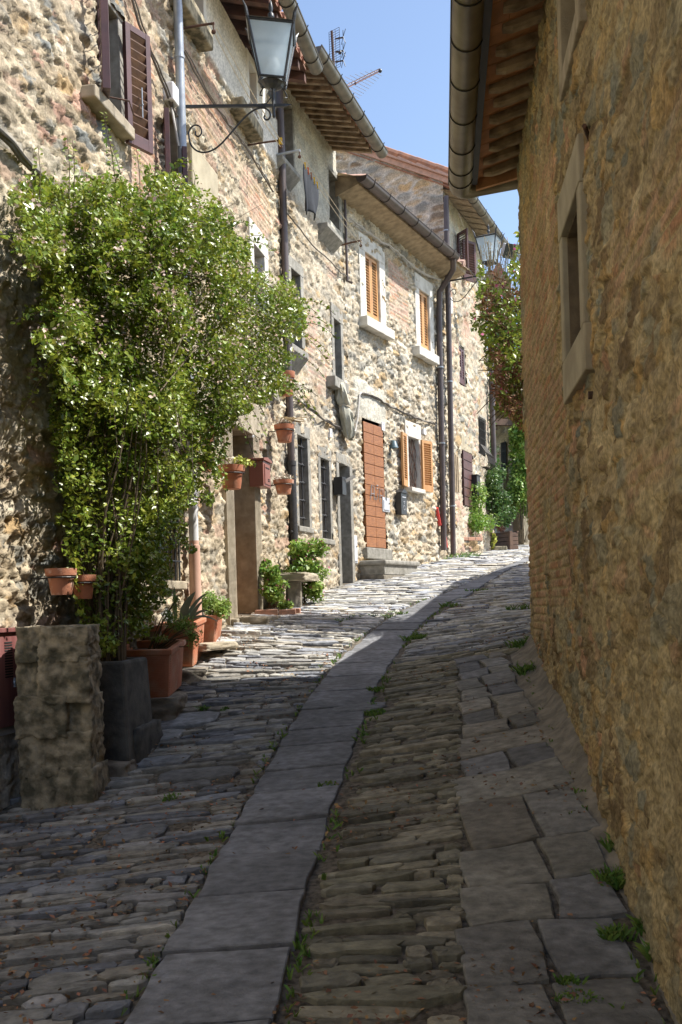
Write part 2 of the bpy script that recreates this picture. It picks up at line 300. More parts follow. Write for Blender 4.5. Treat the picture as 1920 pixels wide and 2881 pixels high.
class MB:
    def __init__(s, fr=None): s.v = []; s.f = []; s.fr = fr
    def T(s, p):
        return s.fr(*p) if s.fr else Vector(p)
    def add(s, vs, fs):
        b = len(s.v); s.v += [s.T(p) for p in vs]; s.f += [tuple(b+i for i in f) for f in fs]; return s
    def box(s, x0, x1, y0, y1, z0, z1, jit=0):
        vs = [(x, y, z) for z in (z0, z1) for y in (y0, y1) for x in (x0, x1)]
        if jit: vs = [(a+random.uniform(-jit, jit), b+random.uniform(-jit, jit), c+random.uniform(-jit, jit)) for a, b, c in vs]
        return s.add(vs, [(0, 2, 3, 1), (4, 5, 7, 6), (0, 1, 5, 4), (2, 6, 7, 3), (0, 4, 6, 2), (1, 3, 7, 5)])
    def prism(s, poly, y0, y1, axis='y'):
        n = len(poly)
        if axis == 'y': vs = [(a, y0, b) for a, b in poly]+[(a, y1, b) for a, b in poly]
        elif axis == 'z': vs = [(a, b, y0) for a, b in poly]+[(a, b, y1) for a, b in poly]
        else: vs = [(y0, a, b) for a, b in poly]+[(y1, a, b) for a, b in poly]
        return s.add(vs, [tuple(range(n)), tuple(range(2*n-1, n-1, -1))]+[(i, (i+1) % n, n+(i+1) % n, n+i) for i in range(n)])
    def tube(s, pts, r, seg=8, cap=True, local=True):
        P = [s.T(p) if local else Vector(p) for p in pts]; n = len(P); rs = r if isinstance(r, (list, tuple)) else [r]*n
        b = len(s.v); up = Vector((0, 0, 1)); prev = None
        for i in range(n):
            t = (P[min(i+1, n-1)]-P[max(i-1, 0)]); t = t.normalized() if t.length > 1e-9 else Vector((0, 0, 1))
            if prev is None: a = t.cross(up if abs(t.z) < .9 else Vector((1, 0, 0))).normalized()
            else: a = (prev-t*prev.dot(t)); a = a.normalized() if a.length > 1e-6 else t.orthogonal().normalized()
            prev = a; c = t.cross(a)
            for k in range(seg):
                an = 2*math.pi*k/seg; s.v.append(P[i]+a*(rs[i]*math.cos(an))+c*(rs[i]*math.sin(an)))
        for i in range(n-1):
            for k in range(seg):
                s.f.append((b+i*seg+k, b+i*seg+(k+1) % seg, b+(i+1)*seg+(k+1) % seg, b+(i+1)*seg+k))
        if cap: s.f.append(tuple(b+k for k in range(seg))[::-1]); s.f.append(tuple(b+(n-1)*seg+k for k in range(seg)))
        return s
    def lathe(s, prof, c=(0, 0, 0), seg=20, tilt=None):
        n = len(prof); vs = []
        for r, z in prof:
            for k in range(seg):
                a = 2*math.pi*k/seg; vs.append((c[0]+r*math.cos(a), c[1]+r*math.sin(a), c[2]+z))
        fs = [(i*seg+k, i*seg+(k+1) % seg, (i+1)*seg+(k+1) % seg, (i+1)*seg+k) for i in range(n-1) for k in range(seg)]
        return s.add(vs, fs)
    def ball(s, c, r, seg=10, sq=(1, 1, 1)):
        prof = [(max(1e-4, math.sin(math.pi*i/6)), -math.cos(math.pi*i/6)) for i in range(7)]
        vs = []; 
        for pr, pz in prof:
            for k in range(seg):
                a = 2*math.pi*k/seg; vs.append((c[0]+r*sq[0]*pr*math.cos(a), c[1]+r*sq[1]*pr*math.sin(a), c[2]+r*sq[2]*pz))
        return s.add(vs, [(i*seg+k, i*seg+(k+1) % seg, (i+1)*seg+(k+1) % seg, (i+1)*seg+k) for i in range(6) for k in range(seg)])
    def build(s, name, m, parent=None, smooth=False, bevel=0):
        me = bpy.data.meshes.new(name); off = wloc(parent) if parent is not None else Vector((0, 0, 0))
        org = Vector((0, 0, 0))
        if parent is None:
            c = sum(s.v, Vector((0, 0, 0)))/len(s.v); zmin = min(v.z for v in s.v); org = Vector((c.x, c.y, zmin)); off = org
        me.from_pydata([tuple(v-off) for v in s.v], [], s.f); me.update()
        bm = bmesh.new(); bm.from_mesh(me); bmesh.ops.recalc_face_normals(bm, faces=bm.faces); bm.to_mesh(me); bm.free()
        o = link(name, me, m, parent, False, bevel)
        if parent is None: o.location = org
        if smooth:
            me.polygons.foreach_set('use_smooth', [True]*len(me.polygons))
            try: me.set_sharp_from_angle(angle=R_(40))
            except Exception: pass
        return o
def fr(Wl):
    return lambda u, o, h: Wl.p(u, o, h)
def at(base, yaw=0, tilt=(0, 0)):
    Mx = Matrix.Translation(Vector(base)) @ Matrix.Rotation(yaw, 4, 'Z') @ Matrix.Rotation(tilt[0], 4, 'X') @ Matrix.Rotation(tilt[1], 4, 'Y')
    return lambda x, y, z: Mx @ Vector((x, y, z))
def rockmesh(name, c, dims, seed, m, parent=None, amp=.12, yaw=0, sub=4, boxy=.55):
    bm = bmesh.new(); bmesh.ops.create_cube(bm, size=2); bmesh.ops.subdivide_edges(bm, edges=bm.edges[:], cuts=sub*2, use_grid_fill=True)
    Rm = Matrix.Rotation(yaw, 3, 'Z')
    for v in bm.verts:
        p = v.co.copy(); q = p.normalized()*1.25; p = p*boxy+q*(1-boxy)
        sd_ = Vector((seed*7.1, seed*3.3, 0)); d = mnoise.fractal(p*1.3+sd_, 1, 2, 5)*amp*1.1-abs(mnoise.noise(p*2.6+sd_))*amp*.9+mnoise.fractal(p*7+sd_, 1, 2, 3)*amp*.35
        p = p*(1+d); v.co = Rm @ Vector((p.x*dims[0]/2, p.y*dims[1]/2, p.z*dims[2]/2))+Vector(c)
        if parent is not None: v.co -= wloc(parent)
    me = bpy.data.meshes.new(name); bm.to_mesh(me); bm.free()
    return link(name, me, m, parent, True)

# leaves: folded rhombs scattered round given points
def leaves(name, P, m, size=.03, wid=.55, up=(.5, -.3, .8), spread=.9, parent=None, seed=1, fold=.25, svar=.35, droop=0):
    rg = np.random.default_rng(seed); P = np.asarray(P, float); n = len(P)
    nr = rg.normal(size=(n, 3))*spread+np.array(up); nr /= np.linalg.norm(nr, axis=1)[:, None]+1e-9
    t = rg.normal(size=(n, 3)); t[:, 2] -= droop; t -= nr*(t*nr).sum(1)[:, None]; t /= np.linalg.norm(t, axis=1)[:, None]+1e-9
    b = np.cross(nr, t); s = size*(1+svar*rg.normal(size=n).clip(-1.5, 1.8))[:, None]
    v0 = P-t*s*.5; v2 = P+t*s*.5; v1 = P-t*s*.05+b*s*wid*.5+nr*s*fold*.3; v3 = P-t*s*.05-b*s*wid*.5+nr*s*fold*.3
    V = np.stack([v0, v1, v2, v3], 1).reshape(-1, 3); i = np.arange(n)*4
    Ft = np.concatenate([np.stack([i, i+1, i+2], 1), np.stack([i, i+2, i+3], 1)])
    org = None
    return np_mesh(name, V, Ft, m, parent, k=3)
def inpoly(x, y, poly):
    c = np.zeros(x.shape, bool); n = len(poly); j = n-1
    for i in range(n):
        xi, yi = poly[i]; xj, yj = poly[j]
        c ^= ((yi > y) != (yj > y)) & (x < (xj-xi)*(y-yi)/((yj-yi) or 1e-9)+xi); j = i
    return c
def polypts(poly, n, zf, dz, seed, clump=.012, thr=.35, wv=60):
    rg = np.random.default_rng(seed); xs = [p[0] for p in poly]; ys = [p[1] for p in poly]; out = []
    tot = 0
    while tot < n:
        x = rg.uniform(min(xs), max(xs), n*2); y = rg.uniform(min(ys), max(ys), n*2)
        wx = x+(fbm(x*.022, y*.022, seed+1)-.5)*wv; wy = y+(fbm(x*.022, y*.022, seed+2)-.5)*wv
        k = inpoly(wx, wy, poly); d = fbm(x*clump, y*clump, seed+3, 3); k &= d+rg.uniform(-.15, .25, x.shape) > thr
        x, y, d = x[k], y[k], d[k]; z = zf(x, y)+(rg.normal(size=x.shape)*.5)*dz-(d-.5)*dz*2.5
        u = x-960; v = y-1700
        out.append(np.stack([(u-ROLL*v)/FPX*z, z, -(v+ROLL*u)/FPX*z], 1)); tot += len(x)
    return np.concatenate(out)[:n]
def clusterpts(c, r, n, seed, k=7, hollow=.5):
    rg = np.random.default_rng(seed); c = np.array(c); r = np.array(r) if np.ndim(r) else np.array((r, r, r))
    cc = rg.normal(size=(k, 3)); cc /= np.linalg.norm(cc, axis=1)[:, None]; cc = c+cc*r*rg.uniform(.2, .75, (k, 1)); kk = rg.integers(0, k, n)
    d = rg.normal(size=(n, 3)); d /= np.linalg.norm(d, axis=1)[:, None]; rad = rg.uniform(hollow, 1, (n, 1))**.6
    return cc[kk]+d*rad*r*rg.uniform(.35, .6, (n, 1))

# ------------------------------------------------------------------ the street
def strip_grid():
    zs = np.concatenate([np.arange(-8, 2, 1.), np.arange(2, 12, .06), np.arange(12, 34, .15), np.arange(34, 60, 2.)])
    ts = np.concatenate([[-.8, -.3, -.1], np.linspace(0, 1, 90), [1.1, 1.3, 2]])
    Z, Tt = np.meshgrid(zs, ts, indexing='ij'); xl = XL(Z)-.15; xr = np.where(Z < 8.7, XR(Z)+.15, XR(Z)+.3)
    X = xl+(xr-xl)*Tt; H = G(X, Z)-.012+.016*(fbm(X*6, Z*6, 3)-.5)+.008*(fbm(X*30, Z*30, 5)-.5)
    nz, nt = Z.shape; V = np.stack([X, Z, H], -1).reshape(-1, 3); i = np.arange(nz*nt).reshape(nz, nt)
    F = np.stack([i[:-1, :-1], i[:-1, 1:], i[1:, 1:], i[1:, :-1]], -1).reshape(-1, 4)
    tag(np_mesh('street_ground', V, F, M['dirt'], smooth=True), kind='structure')
strip_grid()
bmh = MB(); bmh.add([(-400, -300, -42), (400, -300, -42), (400, 600, 30), (-400, 600, 30)], [(0, 1, 2, 3)])
M['hill'] = mat('dry hillside grass', (.16, .17, .06), (.24, .21, .10), .5, .95)
tag(bmh.build('hillside', M['hill']), kind='structure')

class Stones:
    def __init__(s): s.V = []; s.F = []; s.C = []; s.n = 0
    def poly(s, pts, top, col, rim=.012, crown=.004, rough=.004, base=-.03, tilt=(0, 0)):
        # pts: outline (x,z) counter clockwise; laid on G
        pts = np.array(pts); n = len(pts); c = pts.mean(0)
        g0 = gnd(c[0], c[1]); e = .05; size_ = np.ptp(pts[:, 0])
        gx = (gnd(c[0]+e, c[1])-gnd(c[0]-e, c[1]))/(2*e)+tilt[0]; gz = (gnd(c[0], c[1]+e)-gnd(c[0], c[1]-e))/(2*e)+tilt[1]*(1 if size_ < .3 else .2)
        size = np.linalg.norm(pts-c, axis=1).mean(); ins = max(.5, 1-rim/size*.7)
        rings = [(1.0, base), (1.0, top-rim*.7), (ins, top-rim*.05), (ins*.8, top+crown*.5), (ins*.4, top+crown)]
        for k, hh in rings:
            q = c+(pts-c)*k
            for i in range(n):
                jj = (random.random()-.5)*rough*2 if k < 1 else (random.random()-.5)*rough
                s.V.append((q[i, 0], q[i, 1], g0+(q[i, 0]-c[0])*gx+(q[i, 1]-c[1])*gz+hh+jj)); s.C.append(col)
        s.V.append((c[0], c[1], g0+top+crown)); s.C.append(col); b = s.n; R = len(rings)
        for r in range(R-1):
            for i in range(n):
                j = (i+1) % n; s.F.append((b+r*n+i, b+r*n+j, b+(r+1)*n+j, b+(r+1)*n+i))
        for i in range(n): s.F.append((b+(R-1)*n+i, b+(R-1)*n+(i+1) % n, b+R*n, b+R*n))
        s.n += R*n+1
    def build(s, name, m, smooth=False):
        me = bpy.data.meshes.new(name); me.from_pydata(s.V, [], [f if f[2] != f[3] else f[:3] for f in s.F]); me.update()
        a = me.color_attributes.new('Col', 'FLOAT_COLOR', 'POINT'); c = np.ones((len(s.V), 4), np.float32); c[:, :3] = s.C; a.data.foreach_set('color', c.ravel())
        return tag(link(name, me, m, None, smooth), kind='structure')
GP = [(.25, .25, .24), (.21, .215, .225), (.28, .27, .24), (.18, .19, .21), (.25, .245, .225), (.23, .225, .205), (.31, .295, .26), (.16, .17, .19), (.26, .24, .20), (.24, .235, .23)]
GM = [(.23, .215, .15), (.20, .185, .13), (.27, .245, .175), (.17, .16, .12), (.29, .26, .19), (.22, .20, .15)]
def gcol(pal=GP):
    c = random.choice(pal); k = random.uniform(.75, 1.4); return tuple(min(1, x*k) for x in c)
def blob(cx, cz, a, b, ang=0, n=10, p=3.2, jit=.1):
    out = []
    for i in range(n):
        t = 2*math.pi*(i+random.uniform(-.3, .3))/n; ct, st = math.cos(t), math.sin(t)
        r = 1/((abs(ct)**p+abs(st)**p)**(1/p))*(1+random.uniform(-jit, jit)); x, z = a*r*ct, b*r*st
        out.append((cx+x*math.cos(ang)-z*math.sin(ang), cz+x*math.sin(ang)+z*math.cos(ang)))
    return out
# sandstone strip slabs
jt = [2.72, 3.40]+sorted([prof_hit(.5*(a+b), y, HS)[1] for y, a, b in EDG[1:10]]); jt = [j for k, j in enumerate(jt)]
jt = sorted(set(round(j, 3) for j in jt)); z = jt[-1]
while z < 24: z += random.uniform(.38, .55); jt.append(z)
st = Stones()
jt2 = [jt[0]]
for j in jt[1:]:
    if j-jt2[-1] > .22: jt2.append(j)
for a, b in zip(jt2[:-1], jt2[1:]):
    g = .014; sk_ = random.uniform(-.015, .015); n = 5
    xl_, xr_ = lambda q: float(XSL(q)), lambda q: float(XSR(q))
    o = []
    for k in range(n): q = a+g+(b-a-2*g)*k/(n-1); o.append((xr_(q)-.004+random.uniform(-.022, .006), q+sk_))
    for k in range(1, 4): o.append((xr_(b)+(xl_(b)-xr_(b))*k/4, b-g+sk_*(1-k/2)+random.uniform(-.005, .005)))
    for k in range(n): q = b-g-(b-a-2*g)*k/(n-1); o.append((xl_(q)+.004+random.uniform(-.006, .022), q-sk_))
    for k in range(1, 4): o.append((xl_(a)+(xr_(a)-xl_(a))*k/4, a+g-sk_*(1-k/2)+random.uniform(-.005, .005)))
    k = random.uniform(.72, 1.12); st.poly(o, .013+random.uniform(-.008, .006), (.205*k, .21*k, .222*k), rim=.009, crown=.002, rough=.0012)
st.build('flagstone_strip', M['paving'])
# big irregular flagstones along the right house
def XF(z): return np.interp(z, [2, 3.6, 4.6, 6.5, 8.6], [.18, .40, .52, .75, .98])
fl = Stones(); z = 2.5
while z < 8.7:
    dz = random.uniform(.26, .58) if z < 6.5 else random.uniform(.2, .34); x0, x1 = float(XF(z))+random.uniform(-.03, .03), float(XR(z))-(.035 if z < 5.0 else .06+.05*(z-5.0))
    cuts = [0, 1] if random.random() < .3 else [0, random.uniform(.4, .68), 1]
    for a, b in zip(cuts[:-1], cuts[1:]):
        xa, xb = x0+(x1-x0)*a+.009, x0+(x1-x0)*b-.009; tl = .10
        def zz(x, q): return q+(x-x0)*tl+.02*math.sin(x*9+q*5)
        o = [(xa+random.uniform(-.02, .02), zz(xa, z+.01)), ((xa+xb)/2, zz((xa+xb)/2, z+.01)+random.uniform(-.015, .01)), (xb+random.uniform(-.02, .02), zz(xb, z+.01)), (xb+random.uniform(-.015, .01), zz(xb, z+dz/2)), (xb+random.uniform(-.02, .02), zz(xb, z+dz-.012)), ((xa+xb)/2, zz((xa+xb)/2, z+dz-.012)+random.uniform(-.01, .015)), (xa+random.uniform(-.02, .02), zz(xa, z+dz-.012)), (xa+random.uniform(-.01, .015), zz(xa, z+dz/2))]
        fl.poly(o, .014+random.uniform(-.006, .008), gcol([(.20, .19, .16), (.18, .175, .16), (.225, .205, .165), (.17, .17, .17)]), rim=.012, crown=.002, rough=.002)
    z += dz
fl.build('right_flagstones', M['paving'])
# rows of slate cobbles either side
cb = Stones()
big = [(ptx, pty, a, b) for ptx, pty, a, b in [(560, 2225, .26, .10), (430, 2090, .22, .12), (450, 2170, .20, .08), (1010, 2000, .2, .09), (515, 2042, .27, .13), (380, 2400, .17, .10), (200, 2560, .22, .07), (540, 2260, .12, .06)]]
bigs = []
for px, py, a, b in big:
    x, z = prof_hit(px, py, HL if px < 700 else HS); bigs.append((x, z, a, b)); cb.poly(blob(x, z, a, b, random.uniform(-.1, .1), 14, 8, .07), .016, gcol([(.20, .20, .195), (.18, .185, .19)]), rim=.012, crown=.003, rough=.002)
z = 2.55
while z < 33:
    k = 1 if z < 11 else (1.35 if z < 18 else 2.2); dz = random.choice((.034, .040, .048, .056, .065, .085))*k*(1.15 if z < 4 else 1)
    for lo, hi, pal in ((float(XL(z))+.03, float(XSL(z))-.02, GP), (float(XSR(z))+.02, (float(XF(z))-.02 if z < 8.6 else float(XR(z))+.1), GM if z < 9 else GP)):
        if z > 20: hi = min(hi, 9)
        x = lo+random.uniform(0, .1)
        while x < hi:
            L = random.choice((.10, .14, .19, .25, .32, .42, .5))*random.uniform(.8, 1.2)*(1 if z < 11 else 1.25)
            L = min(L, hi-x+.02)
            if L < .05: break
            cx = x+L/2; cz = z+dz*.5+.22*(float(fbm(np.array(cx*1.6), np.array(z*1.1), 2))-.5)+random.uniform(-.008, .008)*k
            if random.random() < .90 and not any(abs(cx-bx) < ba+L*.35 and abs(cz-bz) < bb+dz*.35 for bx, bz, ba, bb in bigs):
                up = .008+random.uniform(-.009, .013); 
                cb.poly(blob(cx, cz, L/2-.002*k, dz*random.uniform(.42, .56), random.uniform(-.06, .06)+(.05 if pal is GM else 0), 11 if z < 9 else 8, 4.5, .13), up, tuple(min(1, q_*(.86+.95*float(ss(8.2, 10.6, z)))) for q_ in gcol(pal)), rim=.007, crown=.002, rough=.0045, tilt=(random.uniform(-.04, .04), random.uniform(-.16, .06)))  # light painted into the colour: paler up the sunny stretch, darker in shaded foreground
            x += L+random.uniform(.002, .016)*k
    z += dz+random.uniform(0, .006)
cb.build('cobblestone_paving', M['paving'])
# sloping mortar skirt at the foot of the right house
zs = np.arange(2, 8.8, .04); prof = [(-.24, .0), (-.16, .018), (-.08, .05), (-.03, .10), (.06, .16)]
V = []; 
for q in zs:
    kk = float(np.interp(q, [2, 4.2, 5.5, 6.5, 8.8], [.05, .1, .7, 1.0, .8]))
    for a, b in prof:
        x = float(XR(q))+a*kk; V.append((x, q, gnd(x, q)+b*kk*(.8+.5*float(fbm(np.array(q*3), np.array(a*4), 9)))-.004))
V = np.array(V); V[:, 2] += .05*(fbm(V[:, 1]*7, V[:, 0]*11, 4, 5)-.5); n = len(prof); i = np.arange(len(zs)*n).reshape(len(zs), n)
tag(np_mesh('mortar_skirt', V, np.stack([i[:-1, :-1], i[:-1, 1:], i[1:, 1:], i[1:, :-1]], -1).reshape(-1, 4), M['mortarcol'], smooth=True), kind='structure')

# ------------------------------------------------------------------ house building blocks
def sheet(name, Wl, u0, u1, h0, h1, du, dh, holes, fn, parent, m, ptop=None):
    us = np.linspace(u0, u1, int((u1-u0)/du)+1); hs = np.linspace(h0, h1, int((h1-h0)/dh)+1)
    for a, b, c, d in holes:
        for q in (a, b):
            if u0 < q < u1: us[np.argmin(abs(us-q))] = q
        for q in (c, d):
            if h0 < q < h1: hs[np.argmin(abs(hs-q))] = q
    U, H = np.meshgrid(us, hs, indexing='ij'); d, c = fn(U.ravel(), H.ravel()); d = d.reshape(U.shape)
    X = Wl.O[0]+Wl.d[0]*U+Wl.n[0]*d; Y = Wl.O[1]+Wl.d[1]*U+Wl.n[1]*d
    V = np.stack([X, Y, H], -1).reshape(-1, 3); i = np.arange(U.size).reshape(U.shape)
    keep = np.ones((len(us)-1, len(hs)-1), bool); uc = (us[1:]+us[:-1])/2; hc = (hs[1:]+hs[:-1])/2
    for a, b, cc, dd in holes: keep &= ~(((uc > a) & (uc < b))[:, None] & ((hc > cc) & (hc < dd))[None, :])
    if ptop is not None: keep &= hc[None, :] < ptop(uc)[:, None]
    F = np.stack([i[:-1, :-1], i[1:, :-1], i[1:, 1:], i[:-1, 1:]], -1)[keep]
    if Wl.n[0]*Wl.d[1]-Wl.n[1]*Wl.d[0] < 0: F = F[:, ::-1]
    return np_mesh(name, V, F, m, parent, col=c, smooth=True)
def window(Wl, parent, u0, u1, h0, h1, wj, wl, D=.3, proud=.02, m='serena', sill=None, back='pane', name='window', wb=0, bars=0):
    q = MB(fr(Wl)); q.box(u0, u1, -D-.03, -D, h0, h1); wnd = q.build(name, M[back], parent)
    s = MB(fr(Wl)); s.box(u0-wj, u0, -D, proud, h0-wb, h1); s.box(u1, u1+wj, -D, proud, h0-wb, h1); s.box(u0-wj-.003, u1+wj+.003, -D, proud+.003, h1, h1+wl)
    if wb: s.box(u0, u1, -D, proud, h0-wb, h0)
    s.build('frame', M[m], wnd, bevel=.008)
    if sill:
        a, b, t, o = sill; s = MB(fr(Wl)); s.box(a, b, -D, o, h0-t, h0-.002); s.build('sill', M[m], wnd, bevel=.012)
    if back == 'pane':
        c = MB(fr(Wl)); uc = (u0+u1)/2; c.box(uc-.03, uc+.03, -D, -D+.03, h0, h1)
        for hh in (h0+.02, h1-.05, h0+(h1-h0)*.5): c.box(u0, u1, -D, -D+.028, hh, hh+.035)
        c.box(u0, u0+.045, -D, -D+.031, h0, h1); c.box(u1-.045, u1, -D, -D+.031, h0, h1); c.build('sash', M['door_dk'], wnd)
    return wnd
def shutter(fra, w, h, m, parent, slats=14, bottom=.12, t=.035, slatm=None, name='shutter', mid=False, dens=.44, flip=False):
    q = MB(fra); f = .055; q.box(0, f, 0, t, 0, h); q.box(w-f, w, 0, t, 0, h); q.box(f, w-f, 0, t, h-f, h); q.box(f, w-f, 0, t, 0, bottom)
    if mid: q.box(f, w-f, 0, t, h*.5, h*.5+f)
    o = q.build(name, M[m], parent, bevel=.003); s = MB(fra); n = slats; z0, z1 = bottom, h-f
    for i in range(n):
        z = z0+(z1-z0)*(i+.5)/n; d = (z1-z0)/n*dens
        if flip:
            s.add([(f, t*.95, z+d), (w-f, t*.95, z+d), (w-f, t*.1, z-d*.55), (f, t*.1, z-d*.55), (f, t*.95, z+d+.007), (w-f, t*.95, z+d+.007), (w-f, t*.1, z-d*.55+.007), (f, t*.1, z-d*.55+.007)], [(0, 1, 2, 3), (4, 7, 6, 5), (0, 4, 5, 1), (3, 2, 6, 7), (0, 3, 7, 4), (1, 5, 6, 2)]); continue
        s.add([(f, t*.95, z-d), (w-f, t*.95, z-d), (w-f, t*.1, z+d*.55), (f, t*.1, z+d*.55), (f, t*.95, z-d+.007), (w-f, t*.95, z-d+.007), (w-f, t*.1, z+d*.55+.007), (f, t*.1, z+d*.55+.007)], [(0, 1, 2, 3), (4, 7, 6, 5), (0, 4, 5, 1), (3, 2, 6, 7), (0, 3, 7, 4), (1, 5, 6, 2)])
    s.build('slats', M[slatm or m], o); return o
def wfr(Wl, u, o, h, ang=0):
    # local frame on a wall: x along the wall turned by ang about the vertical (positive opens outwards), y outwards
    ca, sa = math.cos(ang), math.sin(ang)
    return lambda x, y, z: Wl.p(u+x*ca-y*sa, o+x*sa+y*ca, h+z)
def gutter(Wl, parent, u0, u1, o, h, r, m='gutter', straps=5, name='gutter', capend=True):
    q = MB(fr(Wl)); n = 14; us = np.linspace(u0, u1, 2); vs = []
    for u in us:
        for k in range(n+1): a = math.pi*k/n; vs.append((u, o-r*math.cos(a), h-r*math.sin(a)))
        for k in range(n+1): a = math.pi*(n-k)/n; vs.append((u, o-(r-.006)*math.cos(a), h-(r-.006)*math.sin(a)))
    N = 2*(n+1); q.add(vs, [(i, (i+1) % N, N+(i+1) % N, N+i) for i in range(N)])
    if capend:
        for u in (u0, u1): q.add([(u, o-r*math.cos(math.pi*k/n), h-r*math.sin(math.pi*k/n)) for k in range(n+1)], [tuple(range(n+1))])
    q.tube([(u0, o+r, h+.004), (u1, o+r, h+.004)], .011, 6)
    g = q.build(name, M[m], parent, smooth=True)
    for i in range(straps):
        u = u0+(u1-u0)*(i+.5)/straps; s = MB(fr(Wl)); s.tube([(u, o-(r+.005)*math.cos(math.pi*k/n), h-(r+.005)*math.sin(math.pi*k/n)) for k in range(n+1)], .006, 6)
        s.tube([(u, o+r+.005, h), (u, o+r+.02, h+.03)], .006, 6); s.build('gutter_strap', M['strap'], g)
    return g
def roof(Wl, parent, u0, u1, o, h, slope, depth, m='tile', th=.05, tiles=.19, name='roof', tr=.075, tm=None):
    q = MB(fr(Wl)); q.add([(u0, o, h), (u1, o, h), (u1, o-depth, h+slope*depth), (u0, o-depth, h+slope*depth), (u0, o, h+th), (u1, o, h+th), (u1, o-depth, h+slope*depth+th), (u0, o-depth, h+slope*depth+th)], [(0, 1, 2, 3), (4, 7, 6, 5), (0, 4, 5, 1), (1, 5, 6, 2), (2, 6, 7, 3), (3, 7, 4, 0)])
    rf = q.build(name, M['rafter'] if tm else M[m], parent)
    t = MB(fr(Wl)); n = int((u1-u0)/tiles); L = min(depth, 3.0)
    for i in range(n):
        u = u0+(i+.5)*tiles+random.uniform(-.012, .012); k = int(L/.36)
        for j in range(k):
            a = o+.03-j*.36; b = a-.42; t.tube([(u, a, h+slope*(o-a)+th+.012+.012), (u, b, h+slope*(o-b)+th+.004)], [tr, tr*.85], 7)
    t.build('roof_tiles', M[tm or m], rf); return rf
def core(Wl, parent, u0, u1, h0, h1, o=-.44, depth=3.5, m='dark', name='inner_wall'):
    q = MB(fr(Wl)); q.box(u0, u1, o-depth, o, h0, h1); return q.build(name, M[m], parent)
def pipe(Wl, parent, pts, r, m, name='downpipe', rings=(), ringm=None):
    q = MB(fr(Wl)); q.tube(pts, r, 14); p = q.build(name, M[m], parent, smooth=True)
    for (u, o, h) in rings:
        s = MB(fr(Wl)); s.tube([(u, o, h-.012), (u, o, h+.012)], r+.007, 14); s.tube([(u, o, h), (u, -.02, h)], .008, 6); s.build('pipe_clamp', M[ringm or m], p)
    return p
def sag(a, b, n=14, s=.1, wob=0):
    a = np.array(a, float); b = np.array(b, float); out = []
    for i in range(n+1):
        t = i/n; p = a+(b-a)*t; p[2] -= s*4*t*(1-t); p += np.array([0, random.uniform(0, wob), random.uniform(-wob, wob)]); out.append(tuple(p))
    return out

# ---------------- house 1 : near left, rubble below, white plaster above
h1 = thing('stone_house', (-2.2, 9, gnd(-2, 9)), 'tall rubble stone house on the left behind the flowering shrub, with white plaster under its roof', 'house')
H1h = [(6.13, 6.60, 3.93, 4.93), (7.46, 7.92, 3.72, 4.72), (8.15, 8.72, 6.0, 6.62), (10.28, 10.70, 6.0, 6.62), (10.30, 10.90, 3.6, 4.42), (9.12, 10.10, -.6, 2.09), (6.86, 7.58, .22, 1.36), (10.53, 10.83, 1.48, 1.97), (4.15, 4.6, -.74, -.10)]
br1 = rect_mask([(6.55, 7.35, 3.1, 5.2), (7.9, 9.9, 4.9, 5.66), (9.9, 11.2, 4.65, 5.3), (7.0, 7.45, 2.6, 3.4), (8.1, 8.9, 5.35, 5.75)], 3, .15, .5)
def fn1(u, h):
    d, c = rubble(u, h, 11, .32, .125, .035, brick=br1, flush=.40, rough=.030, sub=.55, tone=.82, pal=('cream', 'pale', 'tan', 'ochre', 'grey', 'cream', 'tan', 'pink', 'pale', 'cream', 'tan', 'blue', 'pale'))
    pl = ss(0, .05, h-5.76+.12*(fbm(u*1.5, h*0, 5)-.5))*ss(0, .05, u-7.35)
    chip = 1-ss(.70, .74, fbm(u*2.2, h*2.2, 33)+.12*ss(6.3, 6.6, h)); pl = pl*chip
    pc = np.array((.80, .79, .76))[None, :]*(.86+.2*fbm(u*3, h*3, 6))[:, None]
    d = d*(1-pl)+(.045+.004*fbm(u*8, h*8, 2))*pl; c = c*(1-pl)[:, None]+pc*pl[:, None]
    lw = ss(.1, -.3, h)*ss(6.5, 5.0, u)*.8; c = c*np.array((1.0, .975, .92)); c = c*(1-lw)[:, None]+np.array((.56, .53, .46))[None, :]*lw[:, None]; d = d*(1-.7*lw)
    return d, c
sheet('wall', W1, 3.0, L1, -1.7, 6.62, .022, .017, H1h, fn1, h1, M['stone'])
core(W1, h1, -18, L1, -4, 6.6)
q = MB(fr(W1)); q.box(-18, 3.0, -.44, .0, -6, 6.6); q.build('near_wall', M['serena_warm'], h1)
# window a with plum shutters
wa = window(W1, h1, 6.24, 6.50, 3.97, 4.9, .11, .12, .2, .01, 'serena', sill=(5.74, 6.5, .10, .13), back='dark'); wa.children[1].data.materials[0] = M['serena_warm']
ua, ha = W1.hit(350, 400, .05); ub, hb_ = W1.hit(347, 68, .05); ua = (ua+ub)/2
shutter(wfr(W1, ua, .05, ha, R_(22)), .29, hb_-ha, 'wood_pur', wa, 11, .10, .04, 'slat_in', dens=.60, flip=True)
o = wa.children[-1]
q = MB(wfr(W1, ua, .05, ha, R_(22))); q.tube([(.15, .06, .25), (.15, .06, .50)], .006, 6); q.tube([(.15, .03, .36), (.15, .07, .36)], .006, 6); q.build('latch', M['galv'], o)
shutter(wfr(W1, 6.16, .04, W1.hit(303, 287, .1)[1], R_(152)), .36, 1.3, 'wood_pur', wa, 12, .10, .06)
q = MB(fr(W1)); q.tube([(6.0, .02, 4.02), (6.12, .24, 4.0), (6.3, .2, 3.98), (6.34, .26, 3.96)], .007, 6); q.build('shutter_hook', M['rustiron'], wa)
wb = window(W1, h1, 7.52, 7.86, 3.78, 4.66, .07, .12, .25, .01, 'serena_warm')
